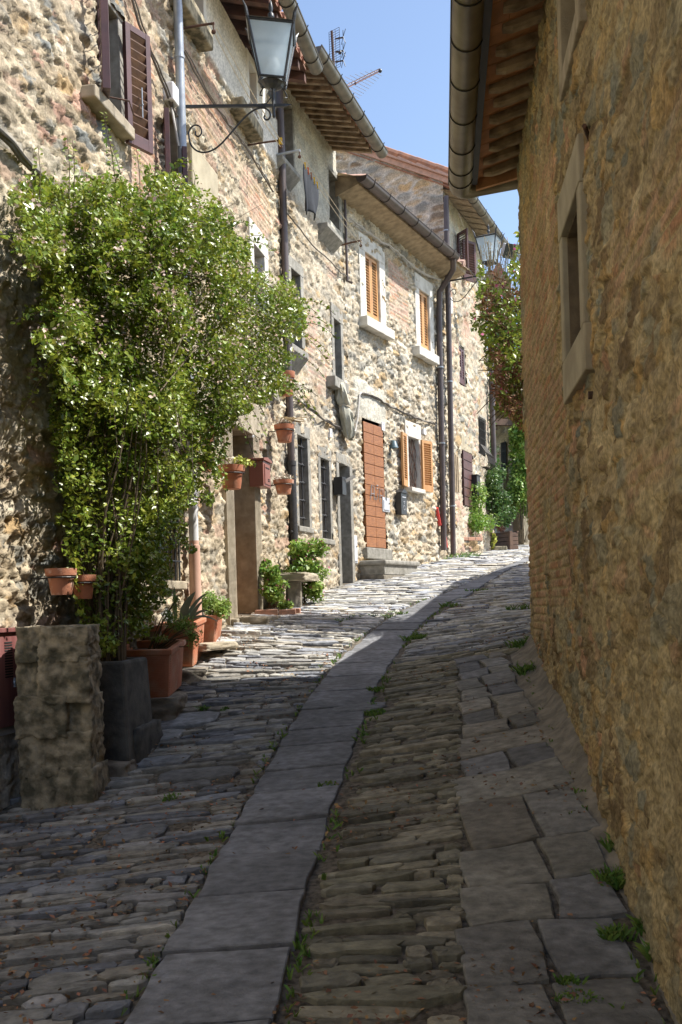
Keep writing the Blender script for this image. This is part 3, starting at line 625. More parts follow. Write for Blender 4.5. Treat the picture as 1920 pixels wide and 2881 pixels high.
shutter(wfr(W1, 7.50, .04, 3.7, R_(155)), .24, W1.hit(460, 300, .1)[1]-3.7, 'wood_br', wb, 9, .1, .045)
shutter(wfr(W1, 7.86, .06, 3.7, R_(152)), .24, W1.hit(490, 395, .1)[1]-3.7, 'wood_br', wb, 9, .1, .045)
q = MB(fr(W1)); q.box(8.08, 8.90, .0, .075, 3.75, 4.58); q.build('plaster_panel', M['panel'], h1, bevel=.02)
wc = window(W1, h1, 8.2, 8.66, 6.02, 6.6, .09, .1, .3, .05, 'plaster', sill=None, back='dark')
q = MB(fr(W1)); q.box(7.72, 8.58, -.05, .17, 5.70, 5.90); q.build('sill', M['rock'], wc, bevel=.02)
wd = window(W1, h1, 10.33, 10.65, 6.02, 6.55, .08, .1, .3, .05, 'plaster', back='dark')
q = MB(fr(W1)); q.box(9.62, 10.46, -.05, .17, 5.60, 5.76); q.build('sill', M['rock'], wd, bevel=.02)
window(W1, h1, 10.36, 10.84, 3.6, 4.36, .17, .26, .3, .035, 'white_frame')
# door
q = MB(fr(W1)); q.box(9.2, 10.02, -.36, -.32, -.12, 2.0); dr = q.build('door', M['door_dk'], h1)
q = MB(fr(W1)); q.box(9.2, 9.29, -.32, -.255, -.12, 2.0); q.box(9.93, 10.02, -.32, -.255, -.12, 2.0); q.box(9.29, 9.93, -.32, -.255, 1.9, 2.0); q.box(9.29, 9.93, -.32, -.27, .62, .74); q.box(9.58, 9.64, -.32, -.26, .0, 1.9); q.box(9.28, 9.94, -.32, -.25, -.12, .05); q.build('door_rails', M['wood_or'], dr, bevel=.006)
q = MB(fr(W1)); q.box(9.30, 9.58, -.318, -.315, .76, 1.88); q.box(9.64, 9.92, -.318, -.315, .76, 1.88); q.build('door_glass', M['pane'], dr)
q = MB(fr(W1)); q.ball((9.35, -.20, .93), .03); q.tube([(9.35, -.25, .93), (9.35, -.2, .93)], .012); q.build('door_handle', M['whiteplate'], dr)
q = MB(fr(W1)); q.box(8.84, 10.35, -.34, .055, 2.003, 2.36); q.build('lintel', M['serena_warm'], dr, bevel=.012)
q = MB(fr(W1)); q.box(8.95, 10.25, -.32, .12, -.5, -.12); q.build('threshold', M['serena_warm'], dr, bevel=.012)
for (a, b, side) in ((8.93, 9.2, 0), (10.02, 10.27, 1)):
    q = MB(fr(W1)); q.box(a, b, -.34, .05, -.35, 2.0)
    for k in range(150):
        hh = -.10+k*.014
        if hh < 1.99:
            q.box(a+.015, b-.015, .045, .0535, hh, hh+.006)
            if side: q.box(a-.0035, a+.005, -.30, .04, hh, hh+.006)
    q.build('door_jamb', M['serena_warm'], dr)
gw = window(W1, h1, 6.92, 7.52, .26, 1.32, .08, .1, .25, .01, 'serena_warm', sill=(6.8, 7.62, .08, .06))
def grille(Wl, parent, u0, u1, h0, h1_, o, nv, nh, r=.009, m='iron', belly=0, knots=False):
    q = MB(fr(Wl))
    for i in range(nv):
        u = u0+(u1-u0)*(i+.5)/nv; 
        if belly: q.tube([(u, o, h1_), (u, o, h0+(h1_-h0)*.45), (u, o+belly*.6, h0+(h1_-h0)*.28), (u, o+belly, h0+.08), (u, o+belly*.6, h0), (u, o, h0)], r, 6)
        else: q.tube([(u, o, h0), (u, o, h1_)], r, 6)
    for j in range(nh):
        h = h0+(h1_-h0)*(j+.5)/nh; oo = o+(belly*.8 if belly and j < nh*.3 else 0); q.tube([(u0, oo, h), (u1, oo, h)], r*.9, 6)
        if knots:
            for i in range(nv): q.ball((u0+(u1-u0)*(i+.5)/nv, oo, h), r*1.9, 8)
    return q.build('window_grille', M[m], parent)
grille(W1, gw, 6.92, 7.52, .26, 1.32, .04, 6, 3)
nc = window(W1, h1, 10.56, 10.80, 1.5, 1.94, .05, .08, .22, .004, 'serena_warm', back='panel', name='wall_niche')
# downpipe (galvanised, then white, then pink coupling)
po = .10; up = 7.72
pp = pipe(W1, h1, [(up, po, 6.2), (up, po, 1.45)], .043, 'galv', rings=[(up, po, 5.2), (up, po, 4.0), (up, po, 2.6)])
q = MB(fr(W1)); q.tube([(up, po, 1.45), (up, po, .62)], .045, 16); q.build('white_pipe', M['whitepipe'], pp, smooth=True)
q = MB(fr(W1)); q.tube([(up, po, .64), (up, po, .60), (up, po, .595), (up, po, -.3)], [.046, .046, .055, .055], 16); q.build('pipe_boot', M['pinkpipe'], pp, smooth=True)
# eave
roof(W1, h1, 5.5, 10.9, .62, 6.63, .30, 4.0, th=.02, tr=.05)
q = MB(fr(W1)); q.add([(5.5, .62, 6.60), (10.9, .62, 6.60), (10.9, -.1, 6.82), (5.5, -.1, 6.82)], [(0, 1, 2, 3)]); 
for k in range(17):
    u = 5.6+k*.33; q.add([(u, .60, 6.50), (u+.09, .60, 6.50), (u+.09, -.1, 6.70), (u, -.1, 6.70), (u, .60, 6.60), (u+.09, .60, 6.60), (u+.09, -.1, 6.82), (u, -.1, 6.82)], [(0, 1, 2, 3), (0, 4, 5, 1), (1, 5, 6, 2), (3, 7, 4, 0)])
q.build('eave_rafters', M['rafter_d'], h1)
gutter(W1, h1, 5.5, 10.75, .78, 6.56, .085, straps=9)

# ---------------- house 2 : with the deep dark eave
h2 = thing('stone_house', (-.6, 15, gnd(-.2, 15)), 'stone house with a deep dark raftered eave and two barred ground floor windows, beside the grey sheet-covered pipe', 'house')
H2h = [(.05, .50, 6.1, 7.0), (2.0, 2.6, 5.95, 6.80), (.15, .60, 3.6, 4.68), (2.02, 2.46, 3.46, 4.48), (.22, .72, 1.05, 2.40), (1.2, 1.68, .95, 2.2), (2.06, 2.62, -.3, 2.2)]
br2 = rect_mask([(.75, 1.45, 3.2, 4.5), (1.2, 1.9, 2.9, 3.9), (1.6, 2.5, 5.0, 5.5)], 13, .3, .8)
def fn2(u, h):
    d, c = rubble(u, h, 31, .28, .12, .034, brick=br2, flush=.45, rough=.026, sub=.5, tone=.86, pal=('cream', 'pale', 'tan', 'cream', 'grey', 'pale', 'tan', 'ochre'))
    g = ss(0, .3, h-5.6+.5*(fbm(u*2, h*2, 5)-.5)); gc = np.array((.52, .52, .46))[None, :]*(.8+.4*fbm(u*5, h*5, 6))[:, None]
    d = d*(1-.75*g)+.02*g; c = c*(1-.7*g)[:, None]+gc*.7*g[:, None]; return d, c
sheet('wall', W2, 0, L2+.03, -.4, 7.25, .026, .022, H2h, fn2, h2, M['stone'], ptop=lambda u: np.where(u > 2.45, 6.88, 7.3))
core(W2, h2, -.1, L2+.3, -2, 6.85)
window(W2, h2, .10, .46, 6.12, 6.95, .10, .14, .32, .02, 'serena', back='dark', sill=None)
window(W2, h2, 2.06, 2.54, 5.98, 6.75, .10, .10, .32, .02, 'serena', back='dark')
ws = list(h2.children)[-2:]
for wn, a, b, hh in ((ws[0], -.42, .30, 5.93), (ws[1], 1.46, 2.24, 5.70)):
    q = MB(fr(W2)); q.add([(a, 0, hh-.22), (b, 0, hh-.22), (b, .17, hh-.06), (a, .17, hh-.06), (a, 0, hh), (b, 0, hh), (b, .17, hh), (a, .17, hh)], [(0, 1, 2, 3), (4, 7, 6, 5), (0, 4, 5, 1), (1, 5, 6, 2), (2, 6, 7, 3), (3, 7, 4, 0)]); q.build('sill', M['serena'], wn, bevel=.008)
wm = window(W2, h2, .19, .56, 3.62, 4.64, .13, .16, .3, .03, 'serena', back='dark')
q = MB(fr(W2)); q.add([(-.22, 0, 3.24), (.44, 0, 3.24), (.44, .16, 3.42), (-.22, .16, 3.42), (-.22, 0, 3.5), (.44, 0, 3.5), (.44, .16, 3.5), (-.22, .16, 3.5)], [(0, 1, 2, 3), (4, 7, 6, 5), (0, 4, 5, 1), (1, 5, 6, 2), (2, 6, 7, 3), (3, 7, 4, 0)]); q.build('sill', M['serena'], wm, bevel=.008)
wt = window(W2, h2, 2.07, 2.42, 3.48, 4.44, .12, .22, .3, .03, 'serena', back='dark')
q = MB(fr(W2)); q.box(1.66, 2.36, -.02, .15, 3.30, 3.46); q.build('sill', M['serena'], wt, bevel=.01)
for a, b, c, d in ((.26, .68, 1.10, 2.36), (1.24, 1.65, .98, 2.17)):
    wn = window(W2, h2, a, b, c, d, .11, .17, .28, .02, 'serena', sill=(a-.1, b+.1, .08, .05)); grille(W2, wn, a, b, c, d, -.04, 2, 5, .013, 'blackpipe', knots=True)
q = MB(fr(W2)); q.box(2.11, 2.58, -.40, -.36, -.2, 2.2); dd = q.build('door', M['dark'], h2)
q = MB(fr(W2)); q.box(1.98, 2.11, -.36, .03, -.2, 2.2); q.box(2.58, 2.72, -.36, .06, -.2, 2.2); q.box(1.98, 2.72, -.36, .032, 2.203, 2.36); q.build('door_frame', M['serena'], dd, bevel=.01)
roof(W2, h2, -.75, 2.35, .70, 7.05, .30, 4.5, th=.02, tr=.05)
q = MB(fr(W2)); q.add([(-.75, .84, 7.01), (2.35, .84, 7.01), (2.35, -.1, 7.29), (-.75, -.1, 7.29)], [(0, 1, 2, 3)]); q.build('eave_boards', M['rafter_d'], h2)
q = MB(fr(W2))
for k in range(17):
    u = -.68+k*.183; L = .66+random.uniform(-.02, .02); q.add([(u, L, 6.98), (u+.06, L, 6.98), (u+.06, -.1, 7.16), (u, -.1, 7.16), (u, L, 7.06), (u+.06, L, 7.06), (u+.06, -.1, 7.28), (u, -.1, 7.28)], [(0, 1, 2, 3), (0, 4, 5, 1), (1, 5, 6, 2), (3, 7, 4, 0)])
q.build('eave_rafters', M['rafter'], h2)
gutter(W2, h2, -.95, 2.22, .84, 6.93, .088, straps=6)
pipe(W2, h2, [(-.29, .11, 7.05), (-.28, .11, 6.0), (-.26, .11, 1.5)], .05, 'pipe', rings=[(-.27, .11, 5.1), (-.27, .11, 3.9)])
q = MB(fr(W2)); q.tube([(-.26, .11, 1.9), (-.25, .11, .1)], .058, 16); q.tube([(-.26, .11, 1.92), (-.26, .11, 1.86)], .064, 16); q.tube([(-.36, .11, .98), (-.16, .11, .98)], .015, 6); q.build('pipe_boot', M['blackpipe'], h2.children[-1], smooth=True)

# ---------------- house 3 : low one with the orange shutters
h3 = thing('stone_house', (1.2, 18.6, gnd(1.2, 18.6)), 'low rubble stone house with honey coloured shutters, orange plank door and the two tall downpipes', 'house')
H3h = [(.72, 1.46, 4.8, 5.98), (3.17, 3.82, 4.8, 5.98), (.48, 1.36, .9, 3.08), (2.42, 3.0, 2.08, 3.06)]
br3 = rect_mask([(1.75, 2.75, 5.0, 6.15)], 23, .1, .3)
def fn3(u, h):
    d, c = rubble(u, h, 51, .28, .125, .044, brick=br3, flush=.28, rough=.028, sub=.45, tone=.90, pal=('cream', 'pale', 'tan', 'cream', 'grey', 'pale', 'pale', 'ochre', 'cream'), mortar=(.48, .42, .32))
    pm = rect_mask([(.2, 1.5, 3.0, 3.75)], 5, .1, .2)(u, h); pc = np.array((.56, .53, .44))[None, :]; d = d*(1-.8*pm)+.03*pm; c = c*(1-pm)[:, None]+pc*pm[:, None]; return d, c
sheet('wall', W3, 0, L3+.02, -.1, 6.75, .022, .022, H3h, fn3, h3, M['stone'])
core(W3, h3, -.2, L3+.0, -2, 6.7)
for (u0, u1, h0, h1_, sl_) in ((.80, 1.38, 4.83, 5.92, (.42, 1.42)), (3.24, 3.75, 4.83, 5.94, (2.74, 3.62))):
    wn = window(W3, h3, u0, u1, h0, h1_, .24 if u0 < 2 else .22, .27, .2, .04, 'white_frame', wb=.06)
    hw = (u1-u0)/2-.004
    shutter(wfr(W3, u0+.002, -.035, h0), hw, h1_-h0-.01, 'wood_or', wn, 19, .10, .035); shutter(wfr(W3, u0+hw+.006, -.035, h0), hw, h1_-h0-.01, 'wood_or', wn, 19, .10, .035)
    q = MB(fr(W3)); q.box(sl_[0]+.1, sl_[1]+.25, -.02, .17, 4.60, 4.765); q.build('sill', M['white_frame'], wn, bevel=.01)
# orange plank door, framed by dark gap
q = MB(fr(W3)); q.box(.50, 1.34, -.2, -.05, .93, 3.05); dr = q.build('door', M['dark'], h3)
q = MB(fr(W3))
for k in range(12):
    a = .94+k*.1745; q.box(.53, .925, -.05, .035, a, a+.167); q.box(.928, 1.325, -.05, .035, a, a+.167)
q.build('door_planks', M['door_or'], dr, bevel=.006)
q = MB(fr(W3))
def seg(pts, r=.007): q.tube([(a, .05, b) for a, b in pts], r, 6)
b0 = 1.74
seg([(.70, b0), (.75, b0+.24), (.85, b0+.24), (.85, b0)]); seg([(.72, b0+.10), (.85, b0+.10)])
seg([(.91, b0), (.91, b0+.05)]); seg([(.98, b0+.02), (.98, b0+.12)]); q.ball((.98, .05, b0+.2), .012); q.ball((.98, .05, b0+.25), .016)
seg([(1.08, b0-.02), (1.08, b0+.22), (1.22, b0+.2), (1.22, b0+.09), (1.1, b0+.1)]); seg([(1.12, b0-.04), (1.12, b0-.02)])
q.build('metal_letters', M['galv'], dr)
q = MB(fr(W3)); q.tube([(1.33, .03, b0), (1.33, .06, b0+.02), (1.33, .06, b0+.2), (1.33, .03, b0+.22)], .008, 6); q.build('door_handle', M['iron'], dr)
q = MB(fr(W3)); q.box(.40, 1.44, -.05, .10, .74, .925); q.build('threshold', M['serena'], dr, bevel=.012)
# lower window with open shutters
wn = window(W3, h3, 2.46, 2.98, 2.11, 3.04, .12, .28, .26, .04, 'white_frame'); 
q = MB(fr(W3)); q.box(2.36, 3.02, -.02, .13, 2.02, 2.095); q.build('sill', M['white_frame'], wn, bevel=.008)
shutter(wfr(W3, 2.33, .07, 2.09, R_(180-9)), .33, .96, 'wood_or', wn, 19, .12, .04, flip=True)
shutter(wfr(W3, 2.98, .07, 2.07, R_(12)), .34, .96, 'wood_or', wn, 19, .12, .04, flip=True)
q = MB(fr(W3))
for k in range(5):
    u = 2.50+k*.1; pts = [(u+.03*math.sin(j*1.1+k), -.02+.02*math.cos(j), 2.12+j*.09) for j in range(11)]; q.tube(pts, .007, 6)
    pts = [(u+.05*math.cos(j*1.5+k*2), -.01, 2.12+j*.09) for j in range(11)]; q.tube(pts, .006, 6)
q.build('window_grille', M['rustiron'], wn)
roof(W3, h3, -.25, 4.95, .46, 6.70, .26, 4.2, 'tile', tm='tilepale', tiles=.36, tr=.072, th=.02)
q = MB(fr(W3)); q.add([(-.2, .0, 6.50), (4.9, .0, 6.50), (4.9, .40, 6.62), (-.2, .40, 6.62), (-.2, .0, 6.9), (4.9, .0, 6.9), (4.9, .42, 6.735), (-.2, .42, 6.735)], [(0, 1, 2, 3), (4, 7, 6, 5), (0, 4, 5, 1), (1, 5, 6, 2), (2, 6, 7, 3), (3, 7, 4, 0)]); q.build('eave_cornice', M['soffit'], h3)
gutter(W3, h3, -.28, 4.02, .50, 6.70, .095, straps=7, m='pipe')
pu = 4.06
pipe(W3, h3, [(3.9, .50, 6.62), (4.0, .46, 6.45), (4.1, .25, 6.25), (4.12, .12, 6.1), (4.1, .10, 5.6), (3.98, .10, 1.0)], .058, 'pipe', rings=[(4.06, .11, 4.6), (4.02, .11, 3.1)], ringm='galv')
pipe(W3, h3, [(4.62, .14, 8.15), (4.60, .14, 8.0), (4.56, .14, 6.6), (4.46, .12, .92)], .055, 'pipe', rings=[(4.58, .13, 7.45), (4.52, .13, 4.4), (4.48, .12, 1.9)], ringm='galv')
pipe(W3, h3, [(.0, .07, 6.5), (.0, .07, 5.2), (-.02, .16, 5.15)], .022, 'pipe')

# ---------------- house 4 : tall gabled one beyond
n4 = W4.n; WG = Wall(C34+np.array([.0, .0]), -n4, True)
h4 = thing('stone_house', (2.9, 22, gnd(2.9, 22)), 'tall gabled stone house beyond the downpipes with dark red brown shutters', 'house')
def fn4(u, h):
    d, c = rubble(u, h, 71, .30, .15, .05, flush=.5, rough=.02, tone=.88, brick=rect_mask([(.9, 1.9, 5.4, 6.3)], 9, .3, .5), pal=('cream', 'pale', 'tan', 'pink', 'grey', 'pale', 'cream', 'ochre'))
    g = ss(0, .3, h-6.9+.5*(fbm(u*2, h*2, 5)-.5)); gc = np.array((.60, .60, .53))[None, :]; d = d*(1-.7*g); c = c*(1-.6*g)[:, None]+gc*.6*g[:, None]; return d, c
H4h = [(.90, 1.25, 6.95, 7.72), (.8, 1.3, 4.6, 5.42), (.75, 1.6, 2.0, 3.2), (2.3, 3.0, 3.3, 4.15)]
sheet('wall', W4, 0, 3.4, .5, 8.35, .035, .03, H4h, fn4, h4, M['stone'])
def fng(u, h):
    d, c = rubble(u, h, 91, .42, .17, .04, flush=.1, sub=.3, edge=.36, gapd=0, mortar=(.56, .51, .43), pal=('tan', 'brown', 'ochre', 'grey', 'tan', 'grey', 'brown', 'tan'), tone=1.1); return d, c
e1 = WG.hit(1262, 500); e2 = WG.hit(1050, 428)
sl4 = (e2[1]-e1[1])/(e2[0]-e1[0])
sheet('gable_wall', WG, 0, 4.2, 5.5, e1[1]+sl4*4.2, .04, .03, [], fng, h4, M['stone'], ptop=lambda u: e1[1]-.12+sl4*(u-e1[0]))
q = MB(fr(W4)); q.box(.05, 3.4, -4.2, -.42, -1, 8.2); q.build('inner_wall', M['dark'], h4)
q = MB(fr(W4)); q.box(3.36, 3.40, -4.2, -.02, -1, 8.3); q.build('far_side_wall', M['farplaster'], h4)
q = MB(fr(WG)); U0 = e1[0]-.62; hv = lambda u: e1[1]+sl4*(u-e1[0])
q.add([(U0, .16, hv(U0)-.02), (4.3, .16, hv(4.3)-.02), (4.3, -.1, hv(4.3)-.02), (U0, -.1, hv(U0)-.02), (U0, .16, hv(U0)+.05), (4.3, .16, hv(4.3)+.05), (4.3, -.1, hv(4.3)+.05), (U0, -.1, hv(U0)+.05)], [(0, 1, 2, 3), (4, 7, 6, 5), (0, 4, 5, 1), (1, 5, 6, 2), (2, 6, 7, 3), (3, 7, 4, 0)])
q.add([(U0+.3, .08, hv(U0+.3)-.14), (4.3, .08, hv(4.3)-.14), (4.3, -.1, hv(4.3)-.14), (U0+.3, -.1, hv(U0+.3)-.14), (U0+.3, .08, hv(U0+.3)-.03), (4.3, .08, hv(4.3)-.03), (4.3, -.1, hv(4.3)-.03), (U0+.3, -.1, hv(U0+.3)-.03)], [(0, 1, 2, 3), (4, 7, 6, 5), (0, 4, 5, 1), (1, 5, 6, 2), (2, 6, 7, 3), (3, 7, 4, 0)])
q.build('verge', M['tilepale'], h4)
q = MB(fr(WG))
for k in range(12):
    a = U0+.02+k*.4; b = a+.44; q.tube([(a, .10, hv(a)+.08), (b, .10, hv(b)+.10)], [.085, .075], 8)
q.build('verge_tiles', M['tile'], h4)
roof(W4, h4, -.05, 3.55, .44, 8.25, sl4, 4.6, 'tile', th=.02, tr=.05)
q = MB(fr(W4)); q.add([(-.05, .52, 8.22), (3.55, .52, 8.22), (3.55, -.05, 8.40), (-.05, -.05, 8.40)], [(0, 1, 2, 3)])
for k in range(10): u = k*.38; q.add([(u, .52, 8.20), (u+.06, .52, 8.20), (u+.06, -.05, 8.38), (u, -.05, 8.38)], [(0, 1, 2, 3)])
q.build('eave_boards', M['soffit'], h4)
gutter(W4, h4, -.12, 3.5, .56, 8.19, .09, straps=5)
wn = window(W4, h4, .93, 1.22, 6.98, 7.7, .05, .06, .25, .01, 'serena')
shutter(wfr(W4, .93, .04, 6.93, R_(180-50)), .36, .86, 'wood_br', wn, 13, .10); shutter(wfr(W4, 1.24, .04, 6.90, R_(28)), .40, .88, 'wood_br', wn, 13, .14, flip=True)
q = MB(fr(W4)); q.tube([(.75, .3, 6.95), (1.3, .3, 6.95)], .008, 6); q.tube([(1.3, .3, 6.95), (1.3, 0, 6.95)], .008, 6); q.tube([(.75, .3, 6.95), (.75, 0, 6.95)], .008, 6); q.build('drying_rail', M['iron'], wn)
wn = window(W4, h4, .84, 1.26, 4.62, 5.40, .05, .08, .15, .01, 'serena')
shutter(wfr(W4, .85, -.03, 4.62), .20, .77, 'wood_br', wn, 11, .12); shutter(wfr(W4, 1.05, -.03, 4.62), .20, .77, 'wood_br', wn, 11, .12)
q = MB(fr(W4)); q.box(.8, 1.55, -.1, .03, 2.0, 3.18); d4 = q.build('door', M['wood_br'], h4)
q = MB(fr(W4))
for k in range(6): q.box(.8, 1.55, .03, .045, 2.02+k*.195, 2.02+k*.195+.175)
q.build('door_planks', M['wood_br'], d4, bevel=.004)
q = MB(fr(W4)); q.box(.75, 1.62, -.05, .03, 3.19, 3.75); q.build('lintel', M['panel'], d4, bevel=.01)
wn = window(W4, h4, 2.35, 2.95, 3.35, 4.12, .06, .1, .2, .01, 'serena'); grille(W4, wn, 2.3, 2.95, 3.0, 4.15, .04, 7, 6, .009, 'strap', belly=.2)
pipe(W4, h4, [(3.3, .12, 6.2), (3.3, .12, 3.2)], .06, 'pipe', 'downpipe')

# ---------------- right house
hr = thing('stone_house', (1.9, 5, gnd(1.3, 5)), 'shaded brown stone house at right with a round gutter under its tiled eave', 'house')
HRh = [(4.93, 5.66, 1.14, 2.1), (4.82, 5.47, 2.76, 3.9)]
brr = rect_mask([(5.9, 8.7, .55, 3.0), (7.2, 8.7, -.4, 1.0), (5.75, 7.0, -.2, .9), (2.6, 4.3, 1.0, 1.5), (3.0, 4.2, .35, .7), (6.0, 6.6, 2.2, 3.2)], 43, .25, .6)
def fnr(u, h):
    d, c = rubble(u, h, 101, .25, .15, .024, bamp=.014, brick=brr, flush=.38, rough=.014, sub=.5, edge=.045, tilt=1.6, gapd=-.12, tone=.96, mortar=(.50, .43, .29), pal=('tan', 'ochre', 'brown', 'grey', 'tan', 'ochre', 'tan', 'pink', 'tan', 'tan', 'cream', 'brown', 'tan', 'grey', 'blue', 'brown'))
    c = c*np.array((1.0, .95, .74))[None, :]
    return d, c
sheet('wall', WR, 1.4, 8.70, -2.1, 3.95, .019, .0095, HRh, fnr, hr, M['rightstone'])
q = MB(fr(WR)); q.box(-3, 8.66, -6, -.40, -4, 3.75); q.build('inner_wall', M['serena_warm'], hr)
q = MB(fr(WR)); q.box(-18, 1.4, -.44, 0, -6, 3.9); q.build('near_wall', M['serena_warm'], hr)
# far corner returns away along the bend of the street
WB = Wall((WR.p(8.70, 0, 0).x, WR.p(8.70, 0, 0).y), (.46, 1), True)
q = MB(fr(WR)); q.prism([(-.03, -2), (-.03, 3.70), (-3.0, 4.6), (-6, 3.7), (-6, -2)], 8.655, 8.69, 'x'); q.build('end_wall', M['serena_warm'], hr)
wn = window(WR, hr, 4.98, 5.61, 1.31, 1.99, .11, .23, .32, .045, 'panel', back='dark', wb=.0)
q = MB(fr(WR)); q.box(4.84, 5.70, -.32, .048, 1.08, 1.307); q.build('sill', M['panel'], wn, bevel=.008)
q = MB(fr(WR)); q.box(5.596, 5.612, -.31, .012, 1.31, 1.985); q.box(4.985, 5.60, -.31, .012, 1.975, 1.988); q.build('inner_reveal', M['reveal'], wn)
q = MB(fr(WR)); uu = 5.07
q.tube([(uu, .0, 1.32), (uu, .0, 1.90)], .013, 8)
for hh in (1.50, 1.72): q.tube([(uu, .0, hh), (5.60, -.10, hh-.02)], .010, 8); q.ball((uu+.01, .0, hh+.03), .026); q.ball((5.58, -.09, hh-.02), .034)
q.build('shutter_bolt', M['iron'], wn)
wn = window(WR, hr, 4.86, 5.42, 2.8, 3.7, .0, .0, .30, .0, 'serena_warm', back='rock')
for c in list(wn.children):
    if c.name.startswith('frame'): bpy.data.objects.remove(c)
q = MB(fr(WR)); q.box(5.42, 5.53, -.3, .042, 2.69, 3.85); q.box(4.75, 4.86, -.3, .042, 2.69, 3.85); q.box(4.86, 5.42, -.3, .042, 2.69, 2.80); q.build('frame', M['serena_warm'], wn, bevel=.008)
q = MB(fr(WR)); q.tube([(4.86, -.02, 2.15), (4.62, .05, 2.14)], .011, 6); q.build('iron_hook', M['rustiron'], hr)
q = MB(fr(WR)); q.tube([(4.95, -.02, .98), (4.95, .02, .98)], .02, 8); q.build('pipe_stub', M['rustiron'], hr)
# eave: slope, terracotta boards, rafters, gutter with return
SLP = .30; EH = 3.62
def er(u, o, dh=0): return (u, o, EH+(.42-o)*SLP+dh)
q = MB(fr(WR)); q.add([er(-18, -3.0), er(8.78, -3.0), (8.78, -6.4, 3.63), (-18, -6.4, 3.63), er(-18, -3.0, .05), er(8.78, -3.0, .05), (8.78, -6.4, 3.68), (-18, -6.4, 3.68)], [(0, 1, 2, 3), (4, 7, 6, 5), (0, 4, 5, 1), (1, 5, 6, 2), (2, 6, 7, 3), (3, 7, 4, 0)])
q.add([er(-18, .38), er(8.78, .38), er(8.78, -3.0), er(-18, -3.0), er(-18, .38, .03), er(8.78, .38, .03), er(8.78, -3.0, .03), er(-18, -3.0, .03)], [(0, 1, 2, 3), (4, 7, 6, 5), (0, 4, 5, 1), (1, 5, 6, 2), (2, 6, 7, 3), (3, 7, 4, 0)]); rr = q.build('roof', M['pianella'], hr)
q = MB(fr(WR))
for k in range(28):
    u = 2.1+k*.24
    for j in range(3): a = .375-j*.15; q.add([er(u+.004, a, -.012), er(u+.236, a, -.012), er(u+.236, a-.146, -.012), er(u+.004, a-.146, -.012), er(u+.004, a, -.001), er(u+.236, a, -.001), er(u+.236, a-.146, -.001), er(u+.004, a-.146, -.001)], [(0, 1, 2, 3), (0, 4, 5, 1), (1, 5, 6, 2), (2, 6, 7, 3), (3, 7, 4, 0)])
q.build('eave_tiles', M['pianella'], rr)
for k in range(28):
    u = 2.16+k*.24; q = MB(fr(WR)); L = .30+random.uniform(-.04, .03); hw = random.uniform(.040, .050); dp = random.uniform(.05, .07); n = 7; vs = []
    ju = random.uniform(-.02, .02)
    for i in range(n):
        o = L-(L+.12)*i/(n-1); w_ = hw*(1+random.uniform(-.12, .12))*(.8 if i == 0 else 1); d_ = dp*(1+random.uniform(-.1, .1))*(.55 if i == 0 else 1); uo = u+ju*i/n+random.uniform(-.004, .004)
        vs += [er(uo-w_, o, -.014), er(uo+w_, o, -.014), er(uo+w_*.9, o, -.014-d_*.8), er(uo+w_*.3, o, -.014-d_), er(uo-w_*.5, o, -.014-d_*.95), er(uo-w_*.95, o, -.014-d_*.7)]
    fs = [tuple(range(6))]+[(i*6+j, i*6+(j+1) % 6, (i+1)*6+(j+1) % 6, (i+1)*6+j) for i in range(n-1) for j in range(6)]
    q.add(vs, fs); rf = q.build('rafter', M['rafter'], hr); tag(rf, None, None, 'rafters under the right house eave')
q = MB(fr(WR)); q.add([er(8.74, .36, -.10), er(8.74, -.4, -.16), er(8.74, -.4, -.0), er(8.74, .36, -.0), er(8.78, .36, -.10), er(8.78, -.4, -.16), er(8.78, -.4, -.0), er(8.78, .36, -.0)], [(0, 1, 2, 3), (7, 6, 5, 4), (0, 4, 5, 1), (1, 5, 6, 2), (2, 6, 7, 3), (3, 7, 4, 0)]); q.build('end_tiles', M['pianella'], rr)
# gutter: an almost round run seen from below
gr = .098; go = .492; gh = 3.60; gend = 8.78
q = MB(fr(WR)); q.tube([(-2, go, gh), (gend-.10, go, gh), (gend, go, gh), (gend+.05, go-.03, gh), (gend+.075, go-.09, gh), (gend+.08, go-.16, gh+.0), (gend+.08, .0, gh+.035), (gend+.08, -.3, gh+.05)], [gr, gr, gr, gr*.98, gr*.9, gr*.72, gr*.68, gr*.68], 22)
gg = q.build('gutter', M['gutter_g'], hr, smooth=True)
for u in (8.6, 8.35, 7.95, 7.45, 6.95, 6.45, 5.95, 5.45, 4.95):
    s = MB(fr(WR)); s.tube([(u, go-(gr+.004)*math.cos(math.pi*2*k/20), gh-(gr+.004)*math.sin(math.pi*2*k/20)) for k in range(21)], .0045, 6); s.build('gutter_strap', M['strap'], gg)
s = MB(fr(WR)); s.tube([(-2, go+gr, gh+.02), (gend, go+gr, gh+.02)], .009, 6); s.build('gutter_bead', M['strap'], gg)
q = MB(fr(WR)); q.box(-2, 8.72, go-gr-.045, go-gr+.01, gh-.03, gh+.05); q.build('eave_fascia', M['strap'], hr)

gw_ = thing('garden_wall', (3.5, 13, gnd(3.5, 13)), 'stone garden wall continuing behind the corner of the right house', 'wall')
GW = [(0.0, 1.95), (1.1, 2.22), (1.75, 2.38), (3.2, 2.82), (4.3, 3.2), (5.4, 3.62), (7.8, 4.56), (10.4, 4.62), (10.9, 4.62)]
q = MB(fr(WB)); q.prism([(-.02, -2.5)]+[(a-.02 if a == 0 else a, b) for a, b in GW]+[(10.9, -2.5)], -.45, -.01, 'y'); q.build('masonry', M['serena_warm'], gw_)

